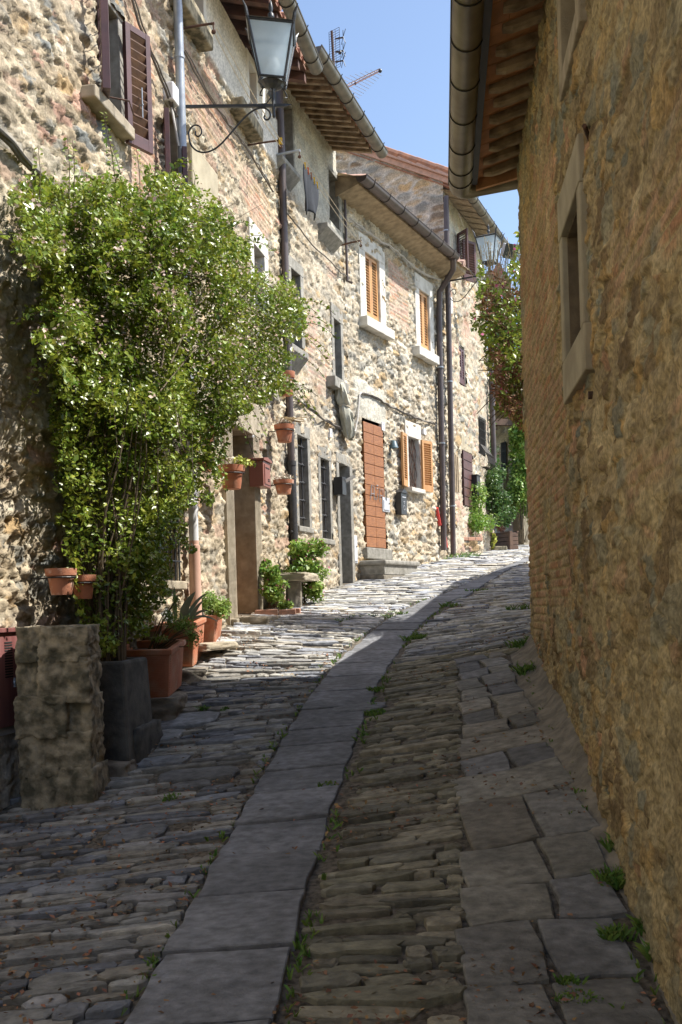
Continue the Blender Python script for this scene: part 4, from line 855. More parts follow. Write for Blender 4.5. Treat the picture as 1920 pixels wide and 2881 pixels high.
# ---------------- far house with porch, bell tower
a5 = pt(1384, 1500, 28.5); b5 = pt(1452, 1500, 27.2)
W5 = Wall((a5.x-.6, a5.y+.5), (b5.x-a5.x, b5.y-a5.y)); 
h5 = thing('stone_house', (a5.x, a5.y+.5, gnd(a5.x, 28)), 'small distant stone house with a brown wooden porch roof at the end of the street', 'house')
def hh(px, py): return W5.hit(px, py)
u0, _ = hh(1372, 1300); u1, _ = hh(1440, 1300); _, ht = hh(1400, 1040)
wo = [hh(1414, 1245)[0], hh(1430, 1245)[0], hh(1420, 1400)[1], hh(1420, 1245)[1]]
sheet('wall', W5, u0, u1, 1.0, ht, .05, .04, [tuple(wo)], lambda u, h: rubble(u, h, 131, .3, .18, .04, flush=.4), h5, M['stone'])
q = MB(fr(W5)); q.box(u0, u1-.02, -3, -.3, 0, ht-.05); q.build('inner_wall', M['farplaster'], h5)
wn = window(W5, h5, wo[0]+.02, wo[1]-.02, wo[2]+.03, wo[3]-.03, .05, .1, .2, .02, 'panel'); grille(W5, wn, wo[0], wo[1], wo[2], wo[3], .06, 6, 3, .012, 'iron', belly=.3)
q = MB(fr(W5)); pa, hp = hh(1378, 1185); pb, hp2 = hh(1466, 1185)
q.add([(pa, 0, hp+.35), (pb, 0, hp+.35), (pb, .9, hp+.05), (pa, .9, hp+.05), (pa, 0, hp+.42), (pb, 0, hp+.42), (pb, .9, hp+.12), (pa, .9, hp+.12)], [(0, 1, 2, 3), (4, 7, 6, 5), (0, 4, 5, 1), (1, 5, 6, 2), (2, 6, 7, 3), (3, 7, 4, 0)]); pr = q.build('porch_roof', M['tile'], h5)
q = MB(fr(W5)); _, hb = hh(1400, 1232); q.box(pa+.1, pb-.1, .62, .78, hb, hb+.2); q.box(pa, pa+.14, 0, .8, hb+.1, hb+.26); q.box(pb-.14, pb, 0, .8, hb+.1, hb+.26); q.box(pa+.1, pb-.1, .2, .3, hb+.25, hb+.33); q.build('porch_beams', M['woodplanter'], pr)
roof(W5, h5, u0-.2, u1+.2, .35, ht, .3, 3, 'tile')

bt = thing('bell_tower', pt(1410, 1300, 60), 'distant red brick bell gable with open arches, behind the far street lamp', 'bell tower')
Zt = 60; S = Zt/FPX
def tp(px, py): p = pt(px, py, Zt); return p.x, p.z
x0, zt = tp(1374, 800); x1, _ = tp(1438, 800); _, zb = tp(1400, 1300); _, za = tp(1400, 860); _, zpk = tp(1409, 735)
xs = [x0+(x1-x0)*t for t in (0, .17, .37, .57, .77, .93, 1)]
q = MB(); q.box(x0, x1, Zt, Zt+.8, zb, za-.12)
q.box(xs[0], xs[1], Zt, Zt+.5, za-.12, zt+.1); q.box(xs[2], xs[3], Zt, Zt+.5, za-.12, zt+.1); q.box(xs[4], xs[6], Zt, Zt+.5, za-.12, zt+.1)
def archtop(a, b):
    n = 8; c = (a+b)/2; r = (b-a)/2; zc = zt-.75; pol = [(a, zt+.1)]+[(c-r*math.cos(math.pi*k/n), zc+r*math.sin(math.pi*k/n)) for k in range(n+1)]+[(b, zt+.1)]
    q.prism(pol, Zt+.01, Zt+.49)
archtop(xs[1], xs[2]); archtop(xs[3], xs[4])
q.build('belfry_wall', M['brick'], bt)
q = MB(); n = 7
for k in range(n):
    f = 1-k/n; c = (x0+x1)/2; w_ = (x1-x0)/2*f*1.06; a = zt+.1+(zpk-zt-.1)*k/n; q.box(c-w_, c+w_, Zt-.05+.04*k, Zt+.55-.04*k, a, a+(zpk-zt-.1)/n*.85)
q.build('stepped_roof', M['tile'], bt)
q = MB(); q.ball(((xs[1]+xs[2])/2, Zt+.3, zt-.8), .16, 10, (1, 1, 1.2)); q.build('bell', M['iron'], bt)

# ================================================================== things on and beside the houses
def wpos(Wl, px, py, off): u, h = Wl.hit(px, py, off); return u, off, h
def wthing(name, Wl, u, o, h, label, cat, group=None): return thing(name, Wl.p(u, o, h), label, cat, group)

# ---- street lamps
def spiral(c, r0, r1, a0, turns, n=22):
    return [(c[0]+(r0+(r1-r0)*i/n)*math.cos(a0+turns*2*math.pi*i/n), c[1], c[2]+(r0+(r1-r0)*i/n)*math.sin(a0+turns*2*math.pi*i/n)) for i in range(n+1)]
def lamp(Wl, u, off0, h, L, label, tip=.2, k=1.0, yaw=0, dip=0):
    t = wthing('street_lamp', Wl, u, off0, h, label, 'street lamp', 'wrought iron lantern lamps on the street fronts')
    F0 = lambda x, y, z: Wl.p(u-y, off0+x, h+z-dip*x)
    q = MB(F0); q.box(-off0, L+tip-.05, -.012, .012, -.013, .013); q.add([(L+tip-.05, -.012, -.013), (L+tip-.05, .012, -.013), (L+tip-.05, .012, .013), (L+tip-.05, -.012, .013), (L+tip+.02, 0, .012)], [(0, 1, 4), (1, 2, 4), (2, 3, 4), (3, 0, 4)])
    q.build('bracket_arm', M['iron'], t)
    q = MB(F0)
    pts = [(.02, 0, -.25), (.03, 0, -.36), (.10, 0, -.43), (.2, 0, -.44), (.32, 0, -.38), (.45, 0, -.24), (.58, 0, -.10), (.68, 0, -.03), (.76, 0, -.015), (.81, 0, -.04), (.83, 0, -.08), (.815, 0, -.125), (.78, 0, -.135), (.76, 0, -.11), (.775, 0, -.09)]
    q.tube(smooth_pts(pts), .0085, 8); q.tube(smooth_pts([(.02, 0, -.25), (.04, 0, -.2), (.09, 0, -.17), (.14, 0, -.19), (.155, 0, -.25), (.12, 0, -.29), (.085, 0, -.27), (.09, 0, -.235)]), .0075, 8)
    q.build('scroll_brace', M['iron'], t, smooth=True)
    cy_, sy_ = math.cos(yaw), math.sin(yaw); FL = lambda x, y, z: F0(L+(x-L)*cy_-y*sy_, (x-L)*sy_+y*cy_, z)
    zb = .22*k; H = .47*k; a, b = .112*k, .205*k
    q = MB(F0); q.tube([(L, 0, -.12), (L, 0, -.10), (L, 0, zb-.05)], [.004, .016, .016], 6); q.tube([(L-.17, 0, .01), (L-.07, 0, .02), (L-.02, 0, .08)], .006, 6)
    q.build('lantern_stem', M['iron'], t)
    q = MB(FL); q.lathe([(.03, zb-.07), (.085, zb-.045), (.105, zb-.012), (.115, zb-.01)], (L, 0, 0), 12)
    for sx, sy in ((-1, -1), (1, -1), (1, 1), (-1, 1)):
        q.tube([(L+sx*a, sy*a, zb), (L+sx*b, sy*b, zb+H)], .0125, 6)
        q.tube([(L+sx*b, sy*b, zb+H-.01), (L+sx*(b+.012), sy*(b+.012), zb+H+.05), (L+sx*(b+.02), sy*(b+.02), zb+H+.09), (L+sx*(b+.05), sy*(b+.05), zb+H+.15)], [.016, .018, .015, .003], 6)
        q.tube([(L+sx*a*.8, sy*a*.8, zb-.01), (L+sx*a*1.1, sy*a*1.1, zb-.05), (L+sx*a*1.15, sy*a*1.15, zb-.075), (L+sx*a*.95, sy*a*.95, zb-.085)], .007, 6)
    for z0, s_ in ((zb, a), (zb+H, b)):
        for i in range(4):
            c = ((-1, -1), (1, -1), (1, 1), (-1, 1)); p0, p1 = c[i], c[(i+1) % 4]; q.tube([(L+p0[0]*s_, p0[1]*s_, z0), (L+p1[0]*s_, p1[1]*s_, z0)], .0125, 6)
    lf = q.build('lantern_frame', M['iron'], t)
    for i in range(4):
        c = ((-1, -1), (1, -1), (1, 1), (-1, 1)); p0, p1 = c[i], c[(i+1) % 4]; g = MB(FL)
        g.add([(L+p0[0]*a*.98, p0[1]*a*.98, zb), (L+p1[0]*a*.98, p1[1]*a*.98, zb), (L+p1[0]*b*.98, p1[1]*b*.98, zb+H), (L+p0[0]*b*.98, p0[1]*b*.98, zb+H)], [(0, 1, 2, 3)]); g.build('glass_pane', M['glass'], lf)
    q = MB(FL); bb = b+.02; zt = zb+H+.012
    q.add([(L-bb, -bb, zt), (L+bb, -bb, zt), (L+bb, bb, zt), (L-bb, bb, zt), (L-.03, -.03, zt+.075), (L+.03, -.03, zt+.075), (L+.03, .03, zt+.075), (L-.03, .03, zt+.075)], [(0, 1, 5, 4), (1, 2, 6, 5), (2, 3, 7, 6), (3, 0, 4, 7), (4, 5, 6, 7), (3, 2, 1, 0)])
    q.build('lantern_roof', M['galv'], t)
    q = MB(FL); q.lathe([(.012, zt+.07), (.014, zt+.11), (.030, zt+.125), (.030, zt+.15), (.013, zt+.17), (.022, zt+.21), (.014, zt+.25), (.001, zt+.29)], (L, 0, 0), 10); q.build('finial', M['iron'], t, smooth=True)
    q = MB(FL); q.lathe([(.001, zb), (.035, zb+.01), (.035, zb+.10), (.055, zb+.13), (.068, zb+.175), (.058, zb+.215), (.03, zb+.24), (.001, zb+.245)], (L, 0, 0), 14); q.build('bulb', M['bulb'], t, smooth=True)
    return t
lamp(W1, 7.80, .12, 4.77, .86, 'large wrought iron street lamp on a scrolled bracket beside the grey steel drainpipe', tip=.16, yaw=R_(-13), dip=.115)
lamp(W3, 4.55, .16, 6.42, .86, 'small far street lamp on a bracket by the tall brown downpipes', tip=.04)
q = MB(fr(W1)); u, o, h = wpos(W1, 489, 280, .06); q.box(u-.14, u+.02, 0, .11, h-.07, h+.10)
jb = wthing('junction_box', W1, u, 0, h-.08, 'pale plastic cable junction box on the wall beside the lamp bracket', 'junction box'); q.build('box_body', M['whiteplate'], jb, bevel=.012)
q = MB(fr(W1)); q.tube([(u-.03, .05, h-.06), (u-.02, .07, h-.25), (u+.04, .08, h-.42), (u+.08, .08, h-.40), (u+.06, .06, h-.2), (u+.03, .05, h-.07)], .012, 8); q.tube([(u-.05, .05, h-.06), (u-.05, .07, h-.2), (u+.02, .08, h-.36)], .010, 8); q.build('cable_loop', M['cablew'], jb, smooth=True)
# floodlight behind the far lamp
p = pt(1425, 720, 21.3); t = thing('floodlight', p, 'grey rectangular floodlight on a thin post behind the far street lamp', 'floodlight')
q = MB(at(p, .5, (.5, 0))); q.box(-.14, .17, -.10, .04, -.02, .24); q.build('lamp_housing', M['greyplate'], t, bevel=.01)
q = MB(at(p, .5, (.5, 0))); q.box(-.16, .19, -.115, -.10, -.04, .26); q.build('lens_frame', M['iron'], t)
q = MB(); q.tube([p+Vector((.0, 0, .02)), p+Vector((-.03, .03, -.35)), p+Vector((-.25, .4, -.5))], .018, 6, local=False); q.build('mounting_arm', M['galv'], t)

# ---- cables
def cable(label, pts, r=.012, m='cable', wob=.006, twin=False):
    out = [pts[0]]
    q = MB()
    def cr(P):
        o = []
        for i in range(len(P)-1):
            a, b = Vector(P[i]), Vector(P[i+1]); n = max(2, int((b-a).length/.12))
            for k in range(n): o.append(a.lerp(b, k/n)+Vector([random.uniform(-wob, wob) for _ in range(3)]))
        return o+[Vector(P[-1])]
    L = cr(pts); q.tube(L, r, 6, local=False)
    if twin: q.tube([v+Vector((random.uniform(.01, .03), -.01, random.uniform(-.02, .02))) for v in L], r*.7, 6, local=False)
    return tag(q.build('wall_cable', M[m], None, smooth=True), label, 'cable')
def wp(Wl, off, *pp): return [Wl.p(*wpos(Wl, a, b, off)) for a, b in pp]
cable('thick grey cable sloping down the near left wall above the flowering shrub', wp(W1, .045, (-60, 320), (0, 375), (60, 445), (120, 505), (165, 560), (210, 620)), .020, twin=True)
cable('grey cable looping down the wall from the roof to the junction box', wp(W1, .06, (368, -20), (392, 70), (420, 140), (450, 215), (480, 290), (495, 330)), .012, twin=True)
cable('grey cable running from the steel drainpipe down across the pink brickwork', wp(W1, .06, (520, 150), (560, 222), (600, 290), (650, 360), (700, 425), (740, 495), (768, 540)), .010, twin=True)
cable('dark cable sloping across the wall under the hanging black shirt', wp(W2, .06, (800, 590), (840, 640), (880, 690), (930, 735), (960, 768), (985, 782)), .010)
cable('pale cable sagging across the front above the honey coloured shutters', wp(W3, .08, (985, 615), (1030, 650), (1070, 680), (1099, 693), (1133, 722), (1167, 755), (1200, 775), (1238, 788)), .013, 'cablew', .004, True)
cable('dark twisted cable crossing the wall below the canvas covered pipe', wp(W2, .05, (826, 1115), (870, 1150), (910, 1180), (945, 1200), (975, 1212)), .014, twin=True)
cable('dark twisted cable over the orange door and the open shutters', wp(W3, .05, (1015, 1106), (1035, 1108), (1060, 1122), (1095, 1142), (1130, 1160), (1180, 1180), (1228, 1196)), .014, twin=True)
cable('pale conduit rising from the canvas wrap to the orange door', wp(W3, .06, (985, 1216), (1000, 1212), (1006, 1180), (1012, 1110), (1018, 1104)), .016, 'cablew', .002)
cable('thin white cable dropping down the dark wall left of the honey shutters', wp(W2, .05, (983, 612), (985, 700), (986, 785)), .008, 'cablew', .003)
cable('thin pale wire dipping under the far boarded eave', wp(W4, .12, (1290, 600), (1330, 700), (1350, 740)), .008, 'cablew', .003)

# ---- clothes lines, shirt and pegs
def bracket(Wl, px, py, off, label, m='rustiron', r=.012):
    u, o, h = wpos(Wl, px, py, off); t = wthing('drying_bracket', Wl, u, 0, h, label, 'bracket', 'iron clothes line brackets on the fronts'); q = MB(fr(Wl)); q.tube([(u, -.02, h-.01), (u, off*.6, h), (u, off, h)], r, 8); q.build('rod', M[m], t)
    q = MB(fr(Wl)); q.tube([(u, off-.01, h), (u, off-.01, h-.07)], .008, 6); q.ball((u, off-.01, h-.08), .025, 8, (.6, 1, 1)); q.build('pulley', M['rustiron'], t)
    return Wl.p(u, off-.01, h-.08)
A1 = bracket(W1, 604, 66, .42, 'rusty drying bracket under the white plastered window by the lamp'); A2 = bracket(W1, 792, 395, .42, 'rusty drying bracket with a yellow peg beside the brown downpipe')
A3 = bracket(W2, 845, 424, .42, 'grey drying bracket holding the line with the black shirt', 'galv', .018); A4 = bracket(W3, 1017, 677, .42, 'rusty flat drying bracket beside the upper left honey shutters', 'rustiron', .015)
def line(a, b, label, s=.05):
    q = MB(); q.tube([Vector(p) for p in sag(a, b, 16, s)], .005, 5, local=False); q.tube([Vector(p)+Vector((.03, 0, .03)) for p in sag(a, b, 16, s*.5)], .005, 5, local=False); return tag(q.build('clothes_line', M['rope'], None), label, 'clothes line')
line(A1, A2, 'empty cream clothes line under the white plastered top floor'); line(A3, A4, 'cream clothes line carrying the black shirt and pegs')
LA, LB = Vector(A3), Vector(A4)
def onl(t): return LA.lerp(LB, t)-Vector((0, 0, .05*4*t*(1-t)))
q = MB(); nx, ny = 14, 16; ta, tb = .06, .27; a_, b_ = onl(ta), onl(tb); dirn = (b_-a_); dn = Vector((dirn.x, dirn.y, 0)).normalized(); pn = Vector((dn.y, -dn.x, 0)); V = []
for i in range(nx+1):
    s = i/nx
    for j in range(ny+1):
        r = j/ny; Lh = .66-.10*abs(math.sin(s*5))-.12*s; base = a_.lerp(b_, s*.97+.0); sp = 1+.12*math.sin(r*3)
        x = base+dn*((s-.5)*.10*math.sin(r*4))+pn*(.035*math.sin(s*9+r*3)*r+.02*math.sin(s*17)*r)-Vector((0, 0, Lh*r+.0)); V.append(x)
q.v = V; q.f = [(i*(ny+1)+j, (i+1)*(ny+1)+j, (i+1)*(ny+1)+j+1, i*(ny+1)+j+1) for i in range(nx) for j in range(ny)]
sh = q.build('shirt', M['cloth_blk'], None, smooth=True); tag(sh, 'black shirt hanging from the clothes line by coloured pegs', 'shirt'); sm_ = sh.modifiers.new('thick', 'SOLIDIFY'); sm_.thickness = .012
for i, (mm, tt) in enumerate((('yellow', 'yellow peg nearest the bracket at the top of the black shirt'), ('orange', 'orange peg holding the black shirt'), ('tile', 'brown peg in the middle of the black shirt'), ('yellow', 'yellow peg just past the middle of the black shirt'), ('yellow', 'lowest yellow peg at the far corner of the black shirt'))):
    p = onl(ta+(tb-ta)*(i+.3)/4.8); q = MB(at(p)); q.box(-.012, .012, -.008, .008, -.055, .04); q.box(-.012, .012, -.02, -.008, -.03, .03); tag(q.build('clothes_peg', M[mm], None), tt, 'clothes peg', 'clothes pegs on the black shirt')
p = Vector(A2)+Vector((0, 0, .05)); q = MB(at(p)); q.box(-.02, .02, -.01, .01, -.02, .06); tag(q.build('clothes_peg', M['yellow'], None), 'lone yellow peg clipped on the rusty bracket by the downpipe', 'clothes peg')

# ---- aerials
t = thing('tv_aerial', pt(942, 235, 15.6), 'upright grid panel television aerial on a mast above the dark eave', 'aerial')
z = 15.6; q = MB(); q.tube([pt(944, 262, z), pt(934, 88, z)], .02, 8, local=False); q.build('mast', M['rustiron'], t)
q = MB(); TL, TR, BL, BR = pt(926, 92, z), pt(955, 77, z-.15), pt(930, 202, z), pt(959, 186, z-.15)
for k in range(17): f = k/16; q.tube([TL.lerp(BL, f), TR.lerp(BR, f)], .0035, 4, local=False)
for f in (0, .35, .6, 1): q.tube([TL.lerp(TR, f), BL.lerp(BR, f)], .004, 4, local=False)
q.build('reflector_grid', M['iron'], t)
q = MB()
for py in (110, 147, 175): a = pt(944, py, z-.1); q.tube([a, a+Vector((.12, -.05, -.01))], .012, 6, local=False); b = a+Vector((.12, -.05, 0)); q.tube([b+Vector((0, 0, .1)), b, b+Vector((.03, 0, -.1))], .006, 5, local=False); q.tube([b+Vector((.04, 0, .12)), b, b+Vector((-.03, 0, -.12))], .005, 5, local=False)
q.ball(tuple(pt(957, 148, z-.15)), .03); q.build('dipoles', M['iron'], t)
t = thing('tv_aerial', pt(955, 258, 15.3), 'aluminium fishbone television aerial pointing up right over the gutter', 'aerial')
a, b = pt(948, 262, 15.3), pt(1070, 200, 14.2); dd_ = (b-a).normalized()
q = MB(); q.tube([a, b], .011, 6, local=False); q.tube([a+Vector((0, 0, .045)), b+Vector((0, 0, .03))], .009, 6, local=False); q.build('boom', M['alu'], t)
q = MB(); sd = Vector((.85, .35, -.28)).normalized()
for k in range(11): c = a.lerp(b, .06+k*.085); L = .30-.021*k; q.tube([c-sd*L, c+sd*L], .0035, 4, local=False)
q.build('elements', M['alu'], t)
q = MB(); q.ball(tuple(b), .028); q.ball(tuple(a.lerp(b, .45)), .02); q.build('end_caps', M['iron'], t)

# ---- boxes, plates and lamps on the walls
def pbox(name, Wl, u0, u1, o1, h0, h1, m, label, cat, group=None, bevel=.006, o0=-.02):
    t = wthing(name, Wl, (u0+u1)/2, 0, h0, label, cat, group); q = MB(fr(Wl)); q.box(u0, u1, o0, o1, h0, h1); return t, q.build('box_body', M[m], t, bevel=bevel)
u, _, h = wpos(W1, 716, 1284, .15)
t = wthing('mailbox', W1, 10.05, 0, 1.36, 'brown metal mailbox on the wall right of the near left doorway', 'mailbox')
q = MB(fr(W1)); q.box(9.98, 10.30, .0, .17, 1.40, 1.70, 0); mb = q.build('box_body', M['brownbox'], t, bevel=.006)
q = MB(fr(W1)); q.prism([(9.96, 1.70), (10.32, 1.70), (10.32, 1.725), (10.14, 1.75), (9.96, 1.725)], -.01, .19, 'y'); q.build('lid', M['brownbox'], t, bevel=.004)
q = MB(fr(W1)); q.box(10.03, 10.25, .17, .178, 1.43, 1.66); d_ = q.build('front_panel', M['brownbox'], t, bevel=.003); q = MB(fr(W1)); q.box(10.06, 10.22, .178, .181, 1.615, 1.63); q.box(10.15, 10.22, .178, .182, 1.47, 1.48); q.box(10.15, 10.22, .178, .182, 1.49, 1.50); q.build('slot', M['dark'], d_)
def plate(Wl, px0, py0, px1, py1, label, dots=2, off=.05, w=.12, hgt=None):
    u0, _, h0 = wpos(Wl, px0, py0, off); u1, _, h1_ = wpos(Wl, px1, py1, off); u1 = max(u1, u0+w); t = wthing('number_plate', Wl, u0, off, h1_, label, 'plate', 'small white plates on the fronts'); q = MB(fr(Wl)); q.box(u0, u1, -.01, off, h1_, h0); q.build('plate_body', M['whiteplate'], t, bevel=.003)
    q = MB(fr(Wl)); c = (u0+u1)/2
    for k in range(dots): hh_ = h1_+(h0-h1_)*(k+.8)/(dots+.6); q.box(c-.012, c+.012, off, off+.003, hh_-.01, hh_+.01)
    q.build('plate_marks', M['blue'], t)
plate(W1, 711, 1196, 718, 1234, 'narrow white number plate beside the near left doorway')
plate(W3, 1075, 1187, 1084, 1213, 'white number plate above right of the orange door')
plate(W3, 1193, 1205, 1200, 1224, 'white number plate beside the open honey shutters')
plate(W2, 930, 1205, 936, 1232, 'small pale plate above the dark stone doorway', 1, w=.08)
# meter cupboards
t = wthing('meter_cupboard', W1, 4.4, 0, -.75, 'faded red brown meter cupboard let into the near left wall beside the stone pier', 'cupboard')
q = MB(fr(W1)); q.box(4.14, 4.60, -.25, .012, -.75, -.09); q.build('cupboard_frame', M['greyplate'], t)
q = MB(fr(W1)); q.box(4.16, 4.575, .013, .030, -.70, -.115); cd = q.build('cupboard_door', M['redmetal'], t, bevel=.004)
q = MB(fr(W1)); q.box(4.14, 4.60, .013, .05, -.113, -.085); q.build('cupboard_hood', M['redmetal'], t, bevel=.004)
q = MB(fr(W1))
for k in range(14): q.box(4.37, 4.46, .030, .0335, -.18-k*.0165, -.172-k*.0165)
q.build('vent_slots', M['dark'], cd)
q = MB(fr(W1)); q.ball((4.475, .032, -.43), .013, 8); q.box(4.469, 4.481, .03, .04, -.46, -.40); q.build('lock', M['galv'], cd)
def meter(Wl, u0, u1, h0, h1, label):
    t = wthing('meter_cupboard', Wl, u0, 0, h0, label, 'cupboard', 'grey meter cupboards'); q = MB(fr(Wl)); q.box(u0, u1, -.05, .05, h0, h1); q.build('cupboard_frame', M['greyplate'], t, bevel=.006); q = MB(fr(Wl)); q.box(u0+.03, u1-.03, .05, .062, h0+.03, h1-.05); d = q.build('cupboard_door', M['greyplate'], t, bevel=.003)
    q = MB(fr(Wl)); q.ball((u1-.06, .065, h0+(h1-h0)*.6), .012, 6); q.build('lock', M['iron'], d)
ua, _, ha = wpos(W3, 987, 1505, .05); ub, _, hb = wpos(W3, 1008, 1585, .05); meter(W3, ua, ub, hb, ha, 'low grey steel meter cupboard between the dark doorway and the stone step')
ua, _, ha = wpos(W3, 1077, 1398, .05); ub, _, hb = wpos(W3, 1098, 1442, .05); meter(W3, ua, ub, hb, ha, 'small pale meter cupboard right of the orange door')
ua, _, ha = wpos(W4, 1267, 1282, .05); ub, _, hb = wpos(W4, 1279, 1340, .05); meter(W4, ua, ub, hb, ha, 'tall pale meter cupboard just past the two downpipes')
# black mailboxes
t = wthing('mailbox', W3, 1.9, 0, 1.6, 'black mailbox with an embossed front under the open honey shutters', 'mailbox')
q = MB(fr(W3)); q.box(1.80, 2.06, .0, .14, 1.56, 1.94); q.build('box_body', M['blackbox'], t, bevel=.005); q = MB(fr(W3)); q.prism([(1.79, 1.94), (2.07, 1.94), (2.07, 1.95), (1.93, 2.02), (1.79, 1.95)], -.0, .16, 'y'); q.build('lid', M['blackbox'], t, bevel=.003)
q = MB(fr(W3)); q.box(1.85, 2.01, .14, .145, 1.86, 1.875); q.tube([(1.93+.035*math.cos(k*.6), .142, 1.68+.04*math.sin(k*.6)) for k in range(11)], .005, 5); q.tube([(1.90, .142, 1.78), (1.96, .142, 1.80), (1.93, .142, 1.74)], .005, 5); q.build('embossing', M['greyplate'], t)
u, _, h = wpos(W2, 941, 1388, .10)
t = wthing('mailbox', W2, u, 0, h, 'black box mailbox with a white letter sticking out beside the dark doorway', 'mailbox'); q = MB(fr(W2)); q.box(1.80, 2.0, .03, .17, h, h+.27); q.build('box_body', M['blackbox'], t, bevel=.004)
q = MB(fr(W2)); q.add([(1.96, .16, h+.24), (2.02, .16, h+.2), (2.06, .30, h+.27), (2.0, .30, h+.31), (1.96, .165, h+.245), (2.02, .165, h+.205), (2.06, .305, h+.275), (2.0, .305, h+.315)], [(0, 1, 2, 3), (4, 7, 6, 5), (0, 4, 5, 1), (1, 5, 6, 2), (2, 6, 7, 3), (3, 7, 4, 0)]); q.build('letter', M['whiteplate'], t)
u, _, h = wpos(W4, 1336, 1392, .10); t = wthing('mailbox', W4, u, 0, h, 'distant tall black mailbox among the green shrubs', 'mailbox'); q = MB(fr(W4)); q.box(u, u+.3, 0, .16, h, h+.42); q.build('box_body', M['blackbox'], t, bevel=.005); q = MB(fr(W4)); q.box(u-.01, u+.31, 0, .18, h+.42, h+.44); q.build('lid', M['blackbox'], t)
# small wall lamp
u, _, h = wpos(W3, 1098, 1262, .02); t = wthing('wall_lamp', W3, u, 0, h, 'small blue grey wall lamp between the orange door and the open shutters', 'wall lamp')
q = MB(fr(W3)); q.box(u-.03, u+.03, .0, .03, h-.12, h+.18); q.build('back_plate', M['bluegrey'], t, bevel=.004); q = MB(fr(W3)); q.lathe([(.02, .13), (.035, .12), (.075, .0), (.07, .0)], (u, .10, h), 14); q.build('lamp_shade', M['bluegrey'], t, smooth=True); q = MB(fr(W3)); q.tube([(u, .02, h+.13), (u, .10, h+.13)], .012, 6); q.build('arm', M['bluegrey'], t)
# white cylinder (insulator) by the far lamp scroll
u, _, h = wpos(W4, 1262, 862, .1); t = wthing('siren_horn', W4, u, .1, h, 'white plastic wall fitting behind the scroll of the far street lamp', 'wall fitting'); q = MB(fr(W4)); q.lathe([(.001, -.17), (.05, -.16), (.07, -.05), (.075, .1), (.055, .17), (.001, .18)], (u, .12, h), 14); q.build('shell', M['whiteplate'], t, smooth=True); q = MB(fr(W4)); q.lathe([(.001, -.21), (.04, -.2), (.045, -.15)], (u, .12, h), 12); q.build('amber_base', M['tile'], t)
# canvas wrap hanging from the tall window
t = wthing('canvas_wrap', W2, 2.2, .1, 2.7, 'grey green canvas sheet tied around a pipe under the narrow tall window', 'canvas')
q = MB(fr(W2)); V = []; na, nh = 22, 26
for j in range(nh+1):
    f = j/nh; c = (1.98+.42*f, .13, 3.40-.78*f)
    rr_ = .06+.075*math.sin(f*math.pi*.9)**.7; rr_ *= 1-.35*math.exp(-((f-.42)/.05)**2)
    for i in range(na):
        a = 2*math.pi*i/na; w_ = 1+.14*math.sin(a*3+f*9)+.13*math.sin(a*8-f*6)+.07*math.sin(a*13+f*11); V.append((c[0]+rr_*1.15*w_*math.cos(a), c[1]+rr_*.75*w_*math.sin(a), c[2]+.03*math.sin(a*2+f*5)))
q.add(V, [(j*na+i, j*na+(i+1) % na, (j+1)*na+(i+1) % na, (j+1)*na+i) for j in range(nh) for i in range(na)]+[tuple(range(na))]); q.build('canvas', M['tarp'], t, smooth=True)
q = MB(fr(W2)); q.tube([(2.15+.11*math.cos(2*math.pi*i/16), .13+.085*math.sin(2*math.pi*i/16), 3.07+.01*math.sin(i)) for i in range(17)], .008, 6); q.build('tie_rope', M['rope'], t)
# step in front of orange door
t = wthing('stone_step', W3, .8, .3, .3, 'grey stone doorstep block below the orange plank door', 'step')
q = MB(fr(W3)); q.box(.22, 1.72, -.05, .50, .62, .70); q.build('step_slab', M['serena'], t, bevel=.025)
q = MB(fr(W3)); q.box(.26, 1.68, -.05, .46, .46, .62); q.build('riser', M['serena'], t, bevel=.01); q = MB(fr(W3)); q.box(.24, 1.66, -.05, .455, .1, .46); q.build('rough_base', M['mortarcol'], t, bevel=.02)
t = wthing('threshold_slab', W1, 9.6, .2, -.2, 'worn pale threshold slab in front of the near left doorway', 'slab'); rockmesh('slab', tuple(W1.p(9.62, .18, -.165)), (.5, 1.15, .12), 4, M['serena_warm'], t, .05, -.2, 4, .9)
# red tubes by the pipes
for (a, b, lb) in (((1229, 1432), (1238, 1478), 'upper red plastic tube leaning behind the brown downpipes'), ((1250, 1493), (1256, 1540), 'lower red plastic tube between the two brown downpipes')):
    P = wp(W3, .06, a, b); q = MB(); q.tube([P[0], P[1]], .035, 10, local=False); q.tube([P[0]+(P[0]-P[1]).normalized()*.02, P[0]], .040, 10, local=False); tag(q.build('plastic_tube', M['redtube'], None, smooth=True), lb, 'tube', 'red tubes by the downpipes')

